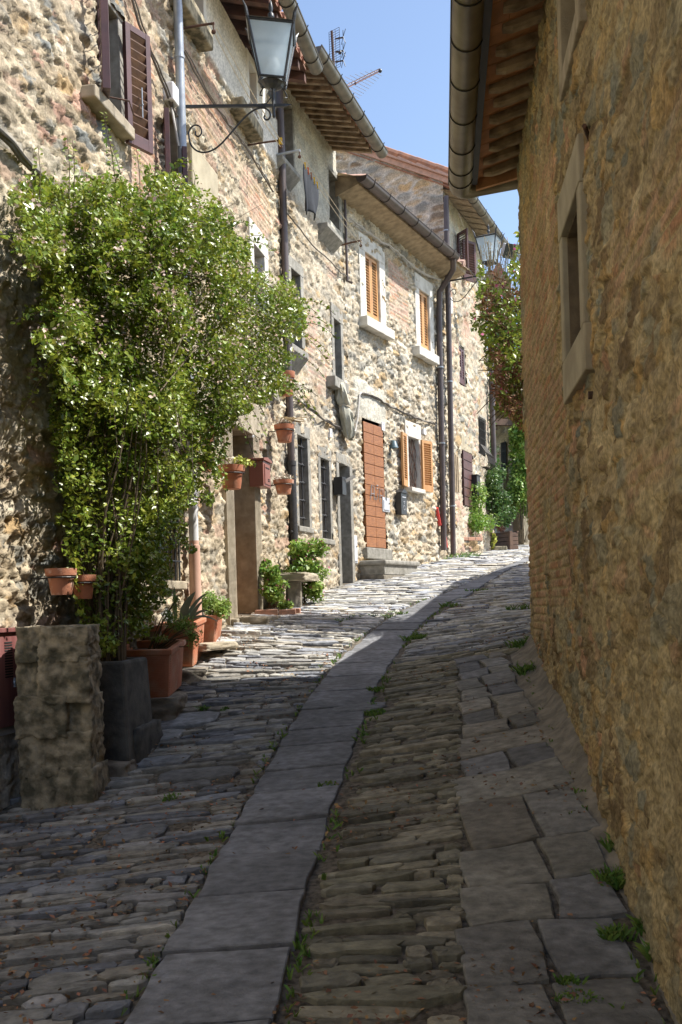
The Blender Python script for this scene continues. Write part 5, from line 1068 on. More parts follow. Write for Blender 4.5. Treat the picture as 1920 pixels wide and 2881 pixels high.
# ================================================================== pots
def pot(label, c, r, hgt, wallp, mt='terra', kind='succ', seed=1, group='terracotta pots hung on wall rings', n=160):
    t = thing('flower_pot', c, label, 'potted plant', group); F0 = at(c)
    q = MB(F0); q.lathe([(.001, -hgt), (r*.66, -hgt), (r*.68, -hgt+.01), (r*.86, -hgt*.30), (r*.96, -hgt*.28), (r*1.0, -hgt*.26), (r*1.04, 0), (r*.92, .0), (r*.88, -hgt*.2), (r*.5, -hgt*.2), (.001, -hgt*.2)], (0, 0, 0), 24); q.build('pot', M[mt], t, smooth=True)
    q = MB(F0); q.lathe([(.001, -.02), (r*.9, -.025)], (0, 0, 0), 18); q.build('soil', M['soil'], t)
    if wallp is not None:
        q = MB(F0); q.tube([(r*.98*math.cos(2*math.pi*k/20), r*.98*math.sin(2*math.pi*k/20), -hgt*.34) for k in range(21)], .0055, 6); wv = Vector(wallp)-Vector(c); q.tube([(wv.normalized().x*r*.98, wv.normalized().y*r*.98, -hgt*.34), (wv.x, wv.y, -hgt*.34)], .0065, 6); q.build('wall_ring', M['strap'], t)
    c = Vector(c)
    if kind == 'succ':
        P = clusterpts((c.x, c.y, c.z+.03), (r*1.1, r*1.1, .055), n, seed, 8); leaves('rosettes', P, M['succ'], .035, .5, (0, -.3, .9), .9, t, seed, svar=.3)
    if kind == 'lime':
        P = clusterpts((c.x, c.y, c.z+.04), (r*1.2, r*1.2, .06), n, seed, 8); leaves('rosettes', P, M['succ'], .035, .5, (0, -.3, .9), .9, t, seed)
        P = clusterpts((c.x+r*.8, c.y, c.z+.05), (r*.9, r*.9, .07), n, seed+1, 8); leaves('foliage', P, M['succy'], .04, .6, (0, -.3, .9), .8, t, seed)
    if kind == 'scrub':
        P = clusterpts((c.x, c.y, c.z+.05), (r*.9, r*.9, .07), n, seed, 8); leaves('foliage', P, M['leafd'], .02, .3, (0, -.3, .9), .9, t, seed)
    if kind == 'stalk':
        q = MB(); rg = random.Random(seed)
        for k in range(16):
            a = rg.uniform(-.6, 1.2); L = rg.uniform(.12, .34); p0 = c+Vector((rg.uniform(-r, r)*.6, rg.uniform(-r, r)*.6, 0)); p1 = p0+Vector((L*math.cos(a)*.8, -L*.2, rg.uniform(.0, .09))); q.tube([p0, p0.lerp(p1, .4)+Vector((0, 0, .05)), p1], .006, 5, local=False)
        q.build('trailing_stalks', M['straw'], t)
        P = clusterpts((c.x, c.y, c.z+.03), (r*1.0, r*1.0, .05), n, seed, 8); leaves('rosettes', P, M['succ'], .035, .5, (0, -.3, .9), .9, t, seed)
    return t
def wpot(px, py, off, r, hgt, label, kind, seed, mt='terra', Wl=W1, dark=False):
    u, o, h = wpos(Wl, px, py, off); return pot(label, Wl.p(u, o, h), r, hgt, Wl.p(u, 0, h), mt, kind, seed)
wpot(806, 1047, .20, .105, .30, 'tall terracotta wall pot with scrubby green, below the window sill by the drainpipe', 'scrub', 1)
wpot(800, 1196, .20, .125, .215, 'terracotta wall pot with pale rosettes and long trailing stalks', 'stalk', 2)
wpot(798, 1351, .20, .125, .175, 'limescaled terracotta wall pot with succulents, lowest beside the black pipe', 'succ', 3, 'terra_old')
wpot(651, 1311, .26, .135, .235, 'terracotta wall pot overflowing with lime succulents beside the near doorway', 'lime', 4)
wpot(583, 1200, .20, .095, .17, 'terracotta wall pot half hidden in shrub leaves, left of the door lintel', 'succ', 5)
wpot(577, 1287, .16, .085, .14, 'small terracotta wall pot behind the shrub, below the half hidden one', 'scrub', 6)
wpot(433, 1300, .16, .12, .13, 'terracotta pot on the barred window behind the flowering shrub', 'scrub', 7)
pA = pt(172, 1600, 6.55); pot('worn round terracotta pot in a wall ring left of the shrub stems', pA, .098, .17, W1.p(4.75, 0, pA.z), 'terra_old', None, 8)
pB = pt(234, 1618, 6.78); pot('darker terracotta pot behind the worn round one, left of the shrub stems', pB, .085, .16, W1.p(5.0, 0, pB.z), 'terra', None, 9)

def planter(name, label, x0, x1, z0, z1, h0, h1, m='terra', ribs=True, taper=.04, rim=.045, cat='planter', group='rectangular terracotta planters along the wall', tilt=0, thick=.035, fill=.06, yaw=0):
    cx, cz = (x0+x1)/2, (z0+z1)/2; t = thing(name, (cx, cz, h0), label, cat, group); a, b, H = (x1-x0)/2, (z1-z0)/2, h1-h0; F0 = at((cx, cz, h0), yaw, (tilt, 0)); q = MB(F0)
    def ring(ax, bx, z): return [(-ax, -bx, z), (ax, -bx, z), (ax, bx, z), (-ax, bx, z)]
    L = [(1-taper*2/ max(a, .1)*a, 0), ]
    k = taper; rings = [ring(a-k, b-k, 0), ring(a-.012, b-.012, H-rim), ring(a+.006, b+.006, H-rim+.002), ring(a+.008, b+.008, H-.006), ring(a, b, H), ring(a-thick, b-thick, H), ring(a-thick, b-thick, H-fill-.02), ]
    vs = [p for r in rings for p in r]; n = len(rings); q.add(vs, [(3, 2, 1, 0)]+[(i*4+j, i*4+(j+1) % 4, (i+1)*4+(j+1) % 4, (i+1)*4+j) for i in range(n-1) for j in range(4)])
    q.build('planter_body', M[m], t, bevel=.006)
    if ribs:
        q = MB(F0); nn = int((H-rim-.03)/.0135)
        for i in range(nn):
            z = .02+i*.0135; f = z/(H-rim); w_ = b-k+(k-.012)*f-.03; x = a-k+(k-.012)*f; q.box(x-.002, x+.0045, -w_, w_, z, z+.0065); w2 = a-k+(k-.012)*f-.03; yv = -(b-k+(k-.012)*f); q.box(-w2, w2, yv-.0045, yv+.002, z, z+.0065)
        q.build('ribbing', M[m], t)
    q = MB(F0); q.box(-a+thick, a-thick, -b+thick, b-thick, H-fill-.03, H-fill); q.build('soil', M['soil'], t); return t
planter('terracotta_planter', 'big ribbed terracotta planter nearest the camera, beside the dark concrete block', -1.75, -1.30, 7.70, 8.42, -.655, -.275, tilt=.07)
planter('terracotta_planter', 'middle ribbed terracotta planter holding the agave', -1.58, -1.27, 8.80, 9.50, -.49, -.10, tilt=.05)
planter('terracotta_planter', 'farthest of the three ribbed terracotta planters, holding the round green shrub', -1.42, -1.20, 9.72, 10.35, -.35, -.055, tilt=.04)
t = thing('stone_ledge', (-1.5, 8.6, gnd(-1.5, 8.6)), 'rough mortared stone ledge under the terracotta planters', 'ledge')
rockmesh('ledge_rock', (-1.58, 8.12, -.80), (.66, 1.0, .26), 3, M['mortarcol'], t, .11, 0, 5, .85); rockmesh('ledge_rock', (-1.46, 9.1, -.64), (.52, 1.1, .26), 7, M['mortarcol'], t, .11, .1, 5, .85); rockmesh('ledge_rock', (-1.30, 9.95, -.48), (.42, .85, .24), 9, M['mortarcol'], t, .11, .1, 5, .85)
t = thing('flat_rock', pt(603, 1822, 9.3), 'flat pale rock jutting out beside the farthest ribbed planter', 'rock'); rockmesh('rock', tuple(pt(600, 1818, 9.35)), (.24, .5, .07), 12, M['serena_warm'], t, .08, -.5, 4, .8)
p = pt(425, 1764, 8.55); t = thing('saucer', p, 'shallow terracotta saucer between the planter and the wall', 'saucer'); q = MB(at(p)); q.lathe([(.001, -.04), (.10, -.035), (.15, .0), (.155, .012), (.14, .012), (.10, -.01), (.001, -.012)], (0, 0, 0), 24); q.build('bowl', M['terra_old'], t, smooth=True)
q = MB(at(p)); q.tube([(0, 0, -.04), (0, 0, -.35)], .09, 12); q.build('stand', M['mortarcol'], t)
# agave
t = thing('agave', (-1.44, 9.1, -.17), 'blue green agave with long pointed leaves in the middle planter', 'agave')
def blade(q, base, tip, w, bend=(0, 0, 0), n=9):
    base = Vector(base); tip = Vector(tip); mid = base.lerp(tip, .5)+Vector(bend); V = []
    for i in range(n+1):
        f = i/n; c = base.lerp(mid, f).lerp(mid.lerp(tip, f), f); d = (tip-base).normalized(); s = d.cross(Vector((.2, -1, .1))).normalized(); ww = w*(math.sin(min(1, f*1.6+.35)*math.pi*.5))*(1-f)**.6+.001; nv = s.cross(d)
        V += [c-s*ww, c-nv*ww*.25, c+s*ww, c+nv*ww*.15]
    q.add(V, [(i*4+j, i*4+(j+1) % 4, (i+1)*4+(j+1) % 4, (i+1)*4+j) for i in range(n) for j in range(4)])
for bx, by, tx, ty, w_, bd in ((495, 1742, 491, 1650, .022, (0, 0, 0)), (512, 1742, 551, 1664, .045, (-.03, 0, .02)), (525, 1742, 585, 1668, .020, (-.02, 0, .06)), (535, 1742, 572, 1690, .022, (0, 0, .03)), (540, 1742, 612, 1748, .014, (0, -.05, .07)), (470, 1745, 425, 1700, .02, (0, 0, .04)), (480, 1742, 440, 1688, .022, (0, 0, .05)), (540, 1740, 590, 1720, .015, (0, 0, .06))):
    q = MB(); blade(q, pt(bx, by, 9.05), pt(tx, ty, 8.95), w_, bd); q.build('leaf', M['agave'], t, smooth=True)

def plant(name, label, cat, base, blobs, group=None, stems=8, stemh=None, fl=None, m='leafm', size=.035, wid=.6, seed=1, up=(.4, -.3, .8), stemm='stem', droop=0):
    t = thing(name, base, label, cat, group); P = np.concatenate([clusterpts(c, r, n, seed+i*7, 9) for i, (c, r, n) in enumerate(blobs)])
    leaves('foliage', P, M[m], size, wid, up, .9, t, seed, droop=droop)
    if stems:
        q = MB(); rg = random.Random(seed); b = Vector(base)
        for k in range(stems):
            c, r, n = rg.choice(blobs); e = Vector(c)+Vector([rg.uniform(-1, 1)*(r[i] if np.ndim(r) else r)*.7 for i in range(3)]); s0 = b+Vector((rg.uniform(-.05, .05), rg.uniform(-.05, .05), 0)); q.tube([s0, s0.lerp(e, .5)+Vector((rg.uniform(-.03, .03), 0, .02)), e], [.006, .005, .003], 5, local=False)
        q.build('stems', M[stemm], t)
    if fl:
        fm, nf, fs = fl; P2 = P[np.random.default_rng(seed).choice(len(P), nf)]+np.array((.01, -.02, .02)); leaves('flowers', P2, M[fm], fs, .8, (0, -.8, .5), .7, t, seed+3)
    return t
def v3(p): return (p.x, p.y, p.z)
plant('leafy_plant', 'feathery green sprigs in the nearest ribbed planter, hanging over its rim', 'plant', (-1.5, 8.1, -.33), [(v3(pt(480, 1745, 8.1)), (.09, .12, .13), 500), (v3(pt(520, 1760, 8.2)), (.12, .12, .09), 500), (v3(pt(545, 1795, 8.0)), (.07, .07, .12), 420), (v3(pt(495, 1690, 8.3)), (.05, .05, .12), 200), (v3(pt(450, 1800, 8.0)), (.08, .08, .05), 120)], m='leafm', size=.028, wid=.25, seed=21, stems=16, droop=.5)
plant('round_shrub', 'rounded bright green shrub in the farthest ribbed planter by the doorway', 'shrub', (-1.32, 10.0, -.1), [(v3(pt(600, 1700, 9.9)), (.17, .16, .13), 1400), (v3(pt(632, 1710, 9.8)), (.11, .12, .12), 900), (v3(pt(560, 1700, 10.0)), (.12, .12, .09), 500)], m='leafm', size=.026, wid=.45, seed=22)
plant('lush_plant', 'tall pink flowered plant behind the stone bench by the barred windows', 'plant', (-.50, 12.95, gnd(-.5, 12.95)), [(v3(pt(862, 1545, 12.95)), (.26, .24, .17), 1100), (v3(pt(860, 1600, 12.9)), (.30, .24, .18), 1200), (v3(pt(880, 1660, 12.7)), (.18, .16, .16), 600), (v3(pt(835, 1620, 12.9)), (.2, .2, .2), 500)], fl=('magenta', 130, .024), m='leafm', size=.055, wid=.6, seed=23, stems=18)
plant('lush_plant', 'low pink flowered plant growing from the brick edging beside the doorway', 'plant', (-.80, 11.8, gnd(-.8, 11.8)+.05), [(v3(pt(765, 1620, 11.9)), (.16, .15, .14), 500), (v3(pt(775, 1665, 11.75)), (.20, .16, .15), 800), (v3(pt(745, 1590, 12.0)), (.08, .1, .12), 180), (v3(pt(800, 1700, 11.6)), (.10, .1, .06), 160)], fl=('magenta', 60, .022), m='leafm', size=.05, wid=.55, seed=24, stems=16)
t = thing('brick_edging', (-.78, 11.62, gnd(-.78, 11.62)), 'low brick edging around the plant beside the doorway', 'brick edging')
for i, (a, b, c, d) in enumerate(((-.98, -.72, 11.45, 11.56), (-.715, -.52, 11.47, 11.58), (-.57, -.47, 11.60, 11.84))): q = MB(); g_ = gnd((a+b)/2, c); q.box(a, b, c, d, g_-.05, g_+.075, .006); q.build('brick', M['brick'], t, bevel=.008)
t = thing('stone_bench', (-.55, 12.35, gnd(-.55, 12.35)), 'small rough stone bench between the two pink flowered plants', 'bench')
rockmesh('seat', (-.60, 12.4, .345), (.52, .75, .10), 5, M['serena_warm'], t, .05, -.2, 5, .85); rockmesh('leg', (-.56, 12.3, .12), (.17, .3, .46), 6, M['mortarcol'], t, .08, 0, 4, .8); rockmesh('leg', (-.60, 12.7, .14), (.17, .12, .42), 8, M['mortarcol'], t, .08, 0, 4, .8)

# ---- stone pier, concrete block planter
t = thing('stone_pier', (-1.8, 6.25, gnd(-1.8, 6.25)), 'stub of rough stone masonry standing against the near left wall', 'stone pier')
g0 = -1.26
rows = [(g0+.14, .34, [(-1.86, .22, .34), (-1.64, .24, .34)]), (g0+.40, .26, [(-1.89, .16, .3), (-1.69, .30, .36)]), (g0+.63, .24, [(-1.83, .30, .34), (-1.62, .18, .3)]), (g0+.85, .26, [(-1.90, .15, .3), (-1.69, .30, .35)]), (g0+1.07, .20, [(-1.88, .18, .32), (-1.68, .28, .34)])]
k = 0
for zc, hh_, bl in rows:
    for x, w_, d_ in bl: k += 1; rockmesh('block', (x, 6.28+random.uniform(-.02, .02), zc), (w_*1.06, d_, hh_*1.08), 20+k*3, M['rock'], t, .10, random.uniform(-.05, .05), 10, .93)
rockmesh('mortar_core', (-1.76, 6.34, g0+.56), (.40, .24, 1.14), 60, M['mortarcol'], t, .05, 0, 5, .9)
t = thing('concrete_planter', (-1.58, 6.95, gnd(-1.5, 6.9)), 'dark mouldy square concrete planter holding the flowering shrub', 'planter')
q = MB(at((-1.60, 6.93, -1.08), -.10)); V = [(-.22, -.3, 0), (.23, -.3, 0), (.23, .3, 0), (-.22, .3, 0), (-.20, -.28, .75), (.19, -.28, .75), (.19, .28, .75), (-.20, .28, .75), (-.15, -.23, .75), (.14, -.23, .75), (.14, .23, .75), (-.15, .23, .75), (-.15, -.23, .6), (.14, -.23, .6), (.14, .23, .6), (-.15, .23, .6)]
q.add(V, [(i, (i+1) % 4, 4+(i+1) % 4, 4+i) for i in range(4)]+[(4+i, 4+(i+1) % 4, 8+(i+1) % 4, 8+i) for i in range(4)]+[(8+i, 8+(i+1) % 4, 12+(i+1) % 4, 12+i) for i in range(4)]+[(12, 13, 14, 15)]); q.build('concrete_box', M['concrete'], t, bevel=.02)
rockmesh('footing', (-1.44, 7.03, -.93), (.20, .62, .30), 41, M['concrete'], t, .07, -.1, 5, .8)
rockmesh('footing', (-1.70, 6.68, -1.08), (.62, .3, .2), 43, M['mortarcol'], t, .07, -.1, 5, .8)

# ---- the big flowering shrub
t = thing('flowering_shrub', (-1.6, 6.95, -.4), 'big white flowering shrub sprawling up the near left wall from the concrete planter', 'shrub')
zf1 = lambda x, y: np.interp(x, [0, 40, 150, 300, 540, 700, 870], [5.95, 6.1, 6.45, 7.0, 7.95, 8.8, 9.6])
PO1 = [(25, 545), (70, 515), (180, 530), (300, 500), (430, 520), (470, 495), (560, 525), (640, 590), (650, 650), (700, 735), (790, 785), (862, 870), (850, 960), (800, 975), (815, 1060), (785, 1125), (700, 1140), (625, 1175), (610, 1260), (560, 1220), (480, 1270), (380, 1230), (300, 1180), (210, 1085), (140, 1040), (100, 900), (120, 800), (80, 700), (50, 620)]
PO2 = [(300, 1080), (400, 1100), (600, 1120), (622, 1240), (640, 1350), (600, 1340), (560, 1430), (530, 1500), (505, 1620), (440, 1700), (390, 1790), (330, 1830), (280, 1850), (265, 1700), (330, 1500), (320, 1300)]
P1a = polypts(PO1, 36000, zf1, .50, 101, .014, .40, 165); P1b = polypts(PO2, 13500, lambda x, y: zf1(x, y)+.05, .30, 102, .016, .40, 110); P1c = polypts(PO1, 13000, lambda x, y: zf1(x, y)+.22, .25, 104, .03, .2)
zw = lambda x, y: 3.38/(.2-(x-960-.03*(y-1700))/FPX)-.16
core_n = polypts([(140, 950), (420, 1000), (440, 1300), (400, 1700), (280, 1840), (230, 1800), (170, 1400)], 8500, zw, .2, 103, .03, .36, 90)
spr = []; rgs = np.random.default_rng(61); spst = []
for k in range(210):
    a = Vector(P1a[rgs.integers(len(P1a))]); c0_ = pt(430, 820, a.y); dr_ = (a-c0_); dr_.y = 0; 
    if dr_.length < .45: continue
    dr_.normalize(); dr_ = (dr_+Vector((rgs.normal()*.25+.2, -.25, rgs.normal()*.3+.25))).normalized(); L_ = rgs.uniform(.15, .42)
    pts_ = [a+dr_*L_*f_+Vector((0, 0, -.20*f_*f_*L_/.3)) for f_ in np.linspace(0, 1, 6)]; spst.append(pts_)
    for f_ in np.linspace(.1, 1, int(L_/.014)):
        i_ = min(4, int(f_*5)); c_ = pts_[i_].lerp(pts_[i_+1], f_*5-i_); spr.append(tuple(c_+Vector(rgs.normal(size=3)*.016)))
P = np.concatenate([P1a, np.array(spr), P1b, P1c, core_n, polypts([(560, 1150), (700, 1130), (650, 1200), (632, 1260), (628, 1350), (600, 1375), (575, 1300), (540, 1250)], 1500, zf1, .3, 107, .03, .4), polypts([(150, 1040), (430, 1060), (450, 1400), (390, 1800), (260, 1830), (180, 1500)], 5200, lambda x, y: zf1(x, y)+.12, .3, 108, .02, .38, 80)]); leaves('foliage', P, M['leaf'], .037, .55, (.45, -.25, .8), .95, t, 11)
rg0 = np.random.default_rng(2); tp_ = P1a[(P1a[:, 2]/P1a[:, 1]+rg0.uniform(-.1, .1, len(P1a)) > .26)]; idx = np.random.default_rng(4).choice(len(tp_), 9500); leaves('young_leaves', tp_[idx]+np.array((.02, -.03, .02)), M['leafy'], .03, .6, (.4, -.2, .9), .9, t, 12)
rg = np.random.default_rng(8); cc = P1a[rg.choice(len(P1a), 850)]; wgt = ((cc[:, 2]/cc[:, 1] > .24) & (rg.random(len(cc)) < .75)) | (rg.random(len(cc)) < .22); cc = cc[wgt]+np.array((.03, -.05, .02)); fp = np.repeat(cc, 6, 0)+rg.normal(size=(len(cc)*6, 3))*.018; leaves('flowers', fp, M['blossom'], .024, .7, (.3, -.6, .5), .9, t, 13)
q = MB(); rg2 = random.Random(3)
for pts_ in spst: q.tube(pts_, .0025, 4, local=False)
for k in range(46):
    s0 = Vector((-1.62+rg2.uniform(-.12, .12), 6.95+rg2.uniform(-.18, .18), -.42)); tgt = pt(rg2.uniform(150, 430), rg2.uniform(1080, 1400), rg2.uniform(6.9, 7.6)); m_ = s0.lerp(tgt, .5)+Vector((rg2.uniform(-.08, .08), rg2.uniform(-.1, .1), .1)); m1 = s0.lerp(m_, .5)+Vector((rg2.uniform(-.03, .03), 0, .08)); r0 = rg2.uniform(.004, .012)
    q.tube([s0, m1, m_, m_.lerp(tgt, .5)+Vector((rg2.uniform(-.05, .05), 0, .03)), tgt], [r0, r0*.9, r0*.75, r0*.55, r0*.3], 6, local=False)
for k in range(26):
    a = pt(rg2.uniform(250, 500), rg2.uniform(700, 1150), 7.2); b = pt(rg2.uniform(100, 830), rg2.uniform(560, 1050), 7.0); b = pt((b.x/b.y*FPX)+960-30, 1700-b.z/b.y*FPX, float(zf1(b.x/b.y*FPX+960, 0))-.05); q.tube([a, a.lerp(b, .5)+Vector((0, 0, .08)), b], [.006, .005, .002], 5, local=False)
sp = []
for (bx, by, tx, ty) in ((112, 560, 108, 410), (195, 560, 190, 385), (208, 560, 205, 395), (330, 540, 290, 310), (345, 520, 318, 420), (395, 560, 385, 420), (245, 560, 240, 470), (470, 540, 455, 480), (548, 520, 545, 478), (420, 540, 440, 460)):
    zz_ = float(zf1(bx, 0))-.02; a, b = pt(bx, by, zz_), pt(tx, ty, zz_); q.tube([a, a.lerp(b, .5)+Vector((.01, 0, 0)), b], [.004, .003, .0015], 5, local=False)
    n = int((b-a).length/.028)
    for k in range(n): c = a.lerp(b, (k+.3)/n); w_ = .028*(1-.5*k/n); sp += [tuple(c+Vector((s*w_, random.uniform(-.02, .02), .005))) for s in (-1, 1)]
q.build('stems', M['stem'], t); leaves('shoot_leaves', np.array(sp), M['leafy'], .034, .6, (.2, -.7, .6), .4, t, 14)

# ---- shrub overhanging at the far corner of the right house
base = Vector((2.65, 11.2, 2.2)); t = thing('overhanging_shrub', base, 'pink flowered shrub with dry brown twigs overhanging behind the right house corner', 'shrub')
PB = [(1345, 735), (1375, 770), (1410, 800), (1440, 720), (1455, 640), (1475, 700), (1520, 760), (1600, 900), (1600, 1180), (1480, 1215), (1430, 1170), (1400, 1110), (1375, 1030), (1345, 960), (1325, 900), (1335, 820)]
zc = lambda x, y: 11.1+0*x
Pg = polypts(PB, 6500, zc, .5, 201, .02, .34); leaves('foliage', Pg, M['leaf'], .055, .5, (-.2, -.3, .8), .9, t, 31)
Pd = polypts([(1360, 760), (1450, 800), (1600, 950), (1600, 1190), (1480, 1220), (1430, 1170), (1400, 1100), (1390, 1000), (1350, 900)], 9500, lambda x, y: 11.25-.35*ss(930, 1060, y), .4, 203, .02, .25); leaves('dry_leaves', Pd, M['drybrown'], .045, .35, (-.2, -.3, .5), 1, t, 32)
q = MB(); rg2 = random.Random(9)
for k in range(170):
    a = pt(rg2.uniform(1430, 1560), rg2.uniform(900, 1180), 11.3+rg2.uniform(-.3, .3)); b = a+Vector((rg2.uniform(-.4, .1), rg2.uniform(-.3, .2), rg2.uniform(-.25, .35))); q.tube([a, a.lerp(b, .5)+Vector((0, 0, .08)), b], .005, 4, local=False)
for k in range(12): b = pt(rg2.uniform(1345, 1480), rg2.uniform(740, 1050), 11.1); q.tube([base, base.lerp(b, .5)+Vector((0, 0, .15)), b], [.02, .012, .004], 5, local=False)
q.build('stems', M['stem'], t)
rg = np.random.default_rng(5); leaves('flowers', Pg[rg.choice(len(Pg), 130)]+np.array((-.03, -.08, .02)), M['magenta'], .034, .8, (0, -.8, .4), .8, t, 33)
q = MB(); sp = []
for k in range(46):
    a = pt(rg2.uniform(1345, 1475), rg2.uniform(760, 860), 11.0); b = a+Vector((rg2.uniform(-.12, .12), 0, rg2.uniform(.2, .5))); q.tube([a, b], .003, 4, local=False)
    for j in range(7): c = a.lerp(b, .4+.09*j); sp.append(tuple(c+Vector((rg2.uniform(-.03, .03), 0, 0))))
q.build('seed_stalks', M['straw'], t); leaves('seed_heads', np.array(sp), M['succ'], .03, .3, (0, -.5, .5), .9, t, 34)

# ================================================================== the far end of the street
def fp(px, py, z): return pt(px, py, z)
t = thing('raised_bed', (2.95, 22.2, gnd(3, 22)), 'raised stone flower bed capped with brick just past the downpipes', 'flower bed')
a = pt(1276, 1560, 21.3); b = pt(1354, 1560, 22.0); g_ = gnd(a.x, 21.5); zt_ = pt(1310, 1514, 21.6).z
q = MB(); q.add([(a.x, 21.25, g_-.1), (b.x, 21.75, g_-.1), (b.x+.25, 24, g_-.1), (a.x+.3, 24, g_-.1), (a.x, 21.25, zt_-.06), (b.x, 21.75, zt_-.06), (b.x+.25, 24, zt_-.06), (a.x+.3, 24, zt_-.06)], [(0, 1, 5, 4), (1, 2, 6, 5), (2, 3, 7, 6), (3, 0, 4, 7), (4, 5, 6, 7)])
q.build('stone_side', M['rock'], t, bevel=.02)
WBd = Wall((a.x, 21.25), (b.x-a.x, .5)); Lb = math.hypot(b.x-a.x, .5)
sheet('stone_face', WBd, 0, Lb, g_-.1, zt_-.06, .02, .02, [], lambda u, h: rubble(u, h, 141, .2, .13, .05, flush=.1), t, M['stone'])
q = MB(); 
for k in range(4): f0, f1 = k/4+.004, (k+1)/4-.004; x0, x1 = a.x+(b.x-a.x)*f0, a.x+(b.x-a.x)*f1; y0, y1 = 21.22+.5*f0, 21.22+.5*f1; q.add([(x0, y0-.03, zt_-.058), (x1, y1-.03, zt_-.058), (x1, y1+.2, zt_-.058), (x0, y0+.2, zt_-.058), (x0, y0-.03, zt_+.01), (x1, y1-.03, zt_+.01), (x1, y1+.2, zt_+.01), (x0, y0+.2, zt_+.01)], [(0, 1, 5, 4), (1, 2, 6, 5), (2, 3, 7, 6), (3, 0, 4, 7), (4, 5, 6, 7)])
q.build('brick_cap', M['brick'], t, bevel=.008)
def bush(name, label, spots, z, m='leafm', size=.07, seed=1, group='green shrubs at the end of the street', fl=None, up=(-.2, -.4, .8), dy=22):
    spots = [(a_, b_-dy, c_, d_, e_, f_) for a_, b_, c_, d_, e_, f_ in spots]; c0 = pt(spots[0][0], spots[0][1], z); base = (c0.x, c0.y, gnd(c0.x, c0.y)+.1)
    bl = [(v3(pt(a, b, z+dz)), (r*1.45*z/FPX, .4, r2*1.35*z/FPX), int(n*1.5)) for a, b, r, r2, n, dz in spots]
    return plant(name, label, 'shrub', base, bl, group, 10, fl=fl, m=m, size=size, seed=seed, up=up)
bush('rose_bush', 'pale tipped green climbing rose in the raised stone bed', [(1300, 1430, 34, 50, 900, 0), (1330, 1400, 34, 50, 900, .2), (1320, 1480, 38, 34, 800, 0), (1293, 1360, 14, 34, 240, 0), (1350, 1470, 34, 34, 600, .3)], 22, 'leafm', .06, 41, dy=0)
bush('green_bush', 'dense dark green bush under the bulging window grille', [(1375, 1380, 32, 50, 1000, 0), (1395, 1440, 38, 42, 1100, 0), (1372, 1430, 34, 48, 700, .3), (1415, 1480, 30, 26, 500, -.3)], 23.5, 'leafd', .07, 42, up=(-.3, -.5, .9))
bush('yellow_shrub', 'sunlit yellow green shrub at the street end beside the far house', [(1462, 1395, 34, 46, 1300, 0), (1448, 1425, 26, 26, 700, 0), (1480, 1420, 30, 34, 700, .4), (1470, 1310, 26, 44, 700, .6)], 25.8, 'leafm', .085, 43)
bush('tall_tree', 'tall bright green tree filling the gap at the street end', [(1470, 1260, 34, 50, 1300, 0), (1490, 1180, 40, 60, 1300, .5), (1480, 1340, 40, 50, 1000, .3), (1500, 1420, 40, 60, 900, .5)], 25.6, 'leafm', .11, 44)
bush('climber', 'dark leaved climber on the corner of the far gabled house', [(1376, 1180, 10, 60, 380, 0), (1380, 1270, 12, 60, 420, 0), (1392, 1340, 22, 40, 420, 0)], 24.2, 'leafd', .06, 45)
t = thing('wooden_planter', (3.9, 24.4, gnd(3.9, 24.4)), 'long brown plank planter standing at the street end', 'planter')
a = pt(1357, 1540, 25.2); b = pt(1437, 1545, 24.0); g_ = gnd(b.x, 24.2); ztp = pt(1432, 1498, 24.0).z
WP = Wall((a.x, a.y), (b.x-a.x, b.y-a.y)); Lp = math.hypot(b.x-a.x, b.y-a.y); WP.n = np.array([-abs(WP.d[1]), -abs(WP.d[0])]) if False else (WP.n if WP.n[1] < 0 else -WP.n)
q = MB(fr(WP)); H_ = ztp-g_
for k in range(4): z0 = g_+H_*k/4+.006; q.box(0, Lp, -.02, .015, z0, g_+H_*(k+1)/4-.006); q.box(Lp-.02, Lp+.012, -.2, -.021, z0, g_+H_*(k+1)/4-.006); q.box(0, Lp, -.22, -.19, z0, g_+H_*(k+1)/4-.006)
q.build('planks', M['woodplanter'], t, bevel=.006); q = MB(fr(WP)); q.box(Lp-.06, Lp+.02, -.06, .022, g_-.02, ztp+.01); q.box(-.01, .06, -.06, .022, g_-.02, ztp+.01); q.box(-.02, Lp+.02, -.04, .024, ztp, ztp+.03); q.box(-.02, Lp+.02, -.23, -.18, ztp, ztp+.03); q.build('posts', M['woodplanter'], t); q = MB(fr(WP)); q.box(.02, Lp-.02, -.18, -.03, ztp-.2, ztp-.07); q.build('soil', M['soil'], t)
a = pt(1434, 1520, 27.5); planter('terracotta_planter', 'plain terracotta trough with seedlings at the street end', a.x, a.x+.42, 27.2, 28.0, gnd(a.x, 27.4)+.02, gnd(a.x, 27.4)+.40, ribs=False, group='terracotta troughs at the street end')
a2 = pt(1418, 1500, 28.6); planter('terracotta_planter', 'lower terracotta trough behind the plank planter', a2.x-.2, a2.x+.3, 28.3, 29.0, gnd(a2.x, 28.5), gnd(a2.x, 28.5)+.33, ribs=False, group='terracotta troughs at the street end')
plant('seedlings', 'rows of small green seedlings in the plain terracotta trough', 'plant', (a.x+.2, 27.6, gnd(a.x, 27.4)+.35), [((a.x+.2, 27.5, gnd(a.x, 27.4)+.47), (.25, .35, .08), 500)], m='leafm', size=.05, wid=.3, seed=46, stems=0)
c = pt(1412, 1480, 26); plant('red_plant', 'reddish leaved plant behind the plank planter', 'plant', (c.x, c.y, c.z-.2), [(v3(c), (.18, .18, .16), 260)], m='tile', size=.06, seed=47, stems=4)
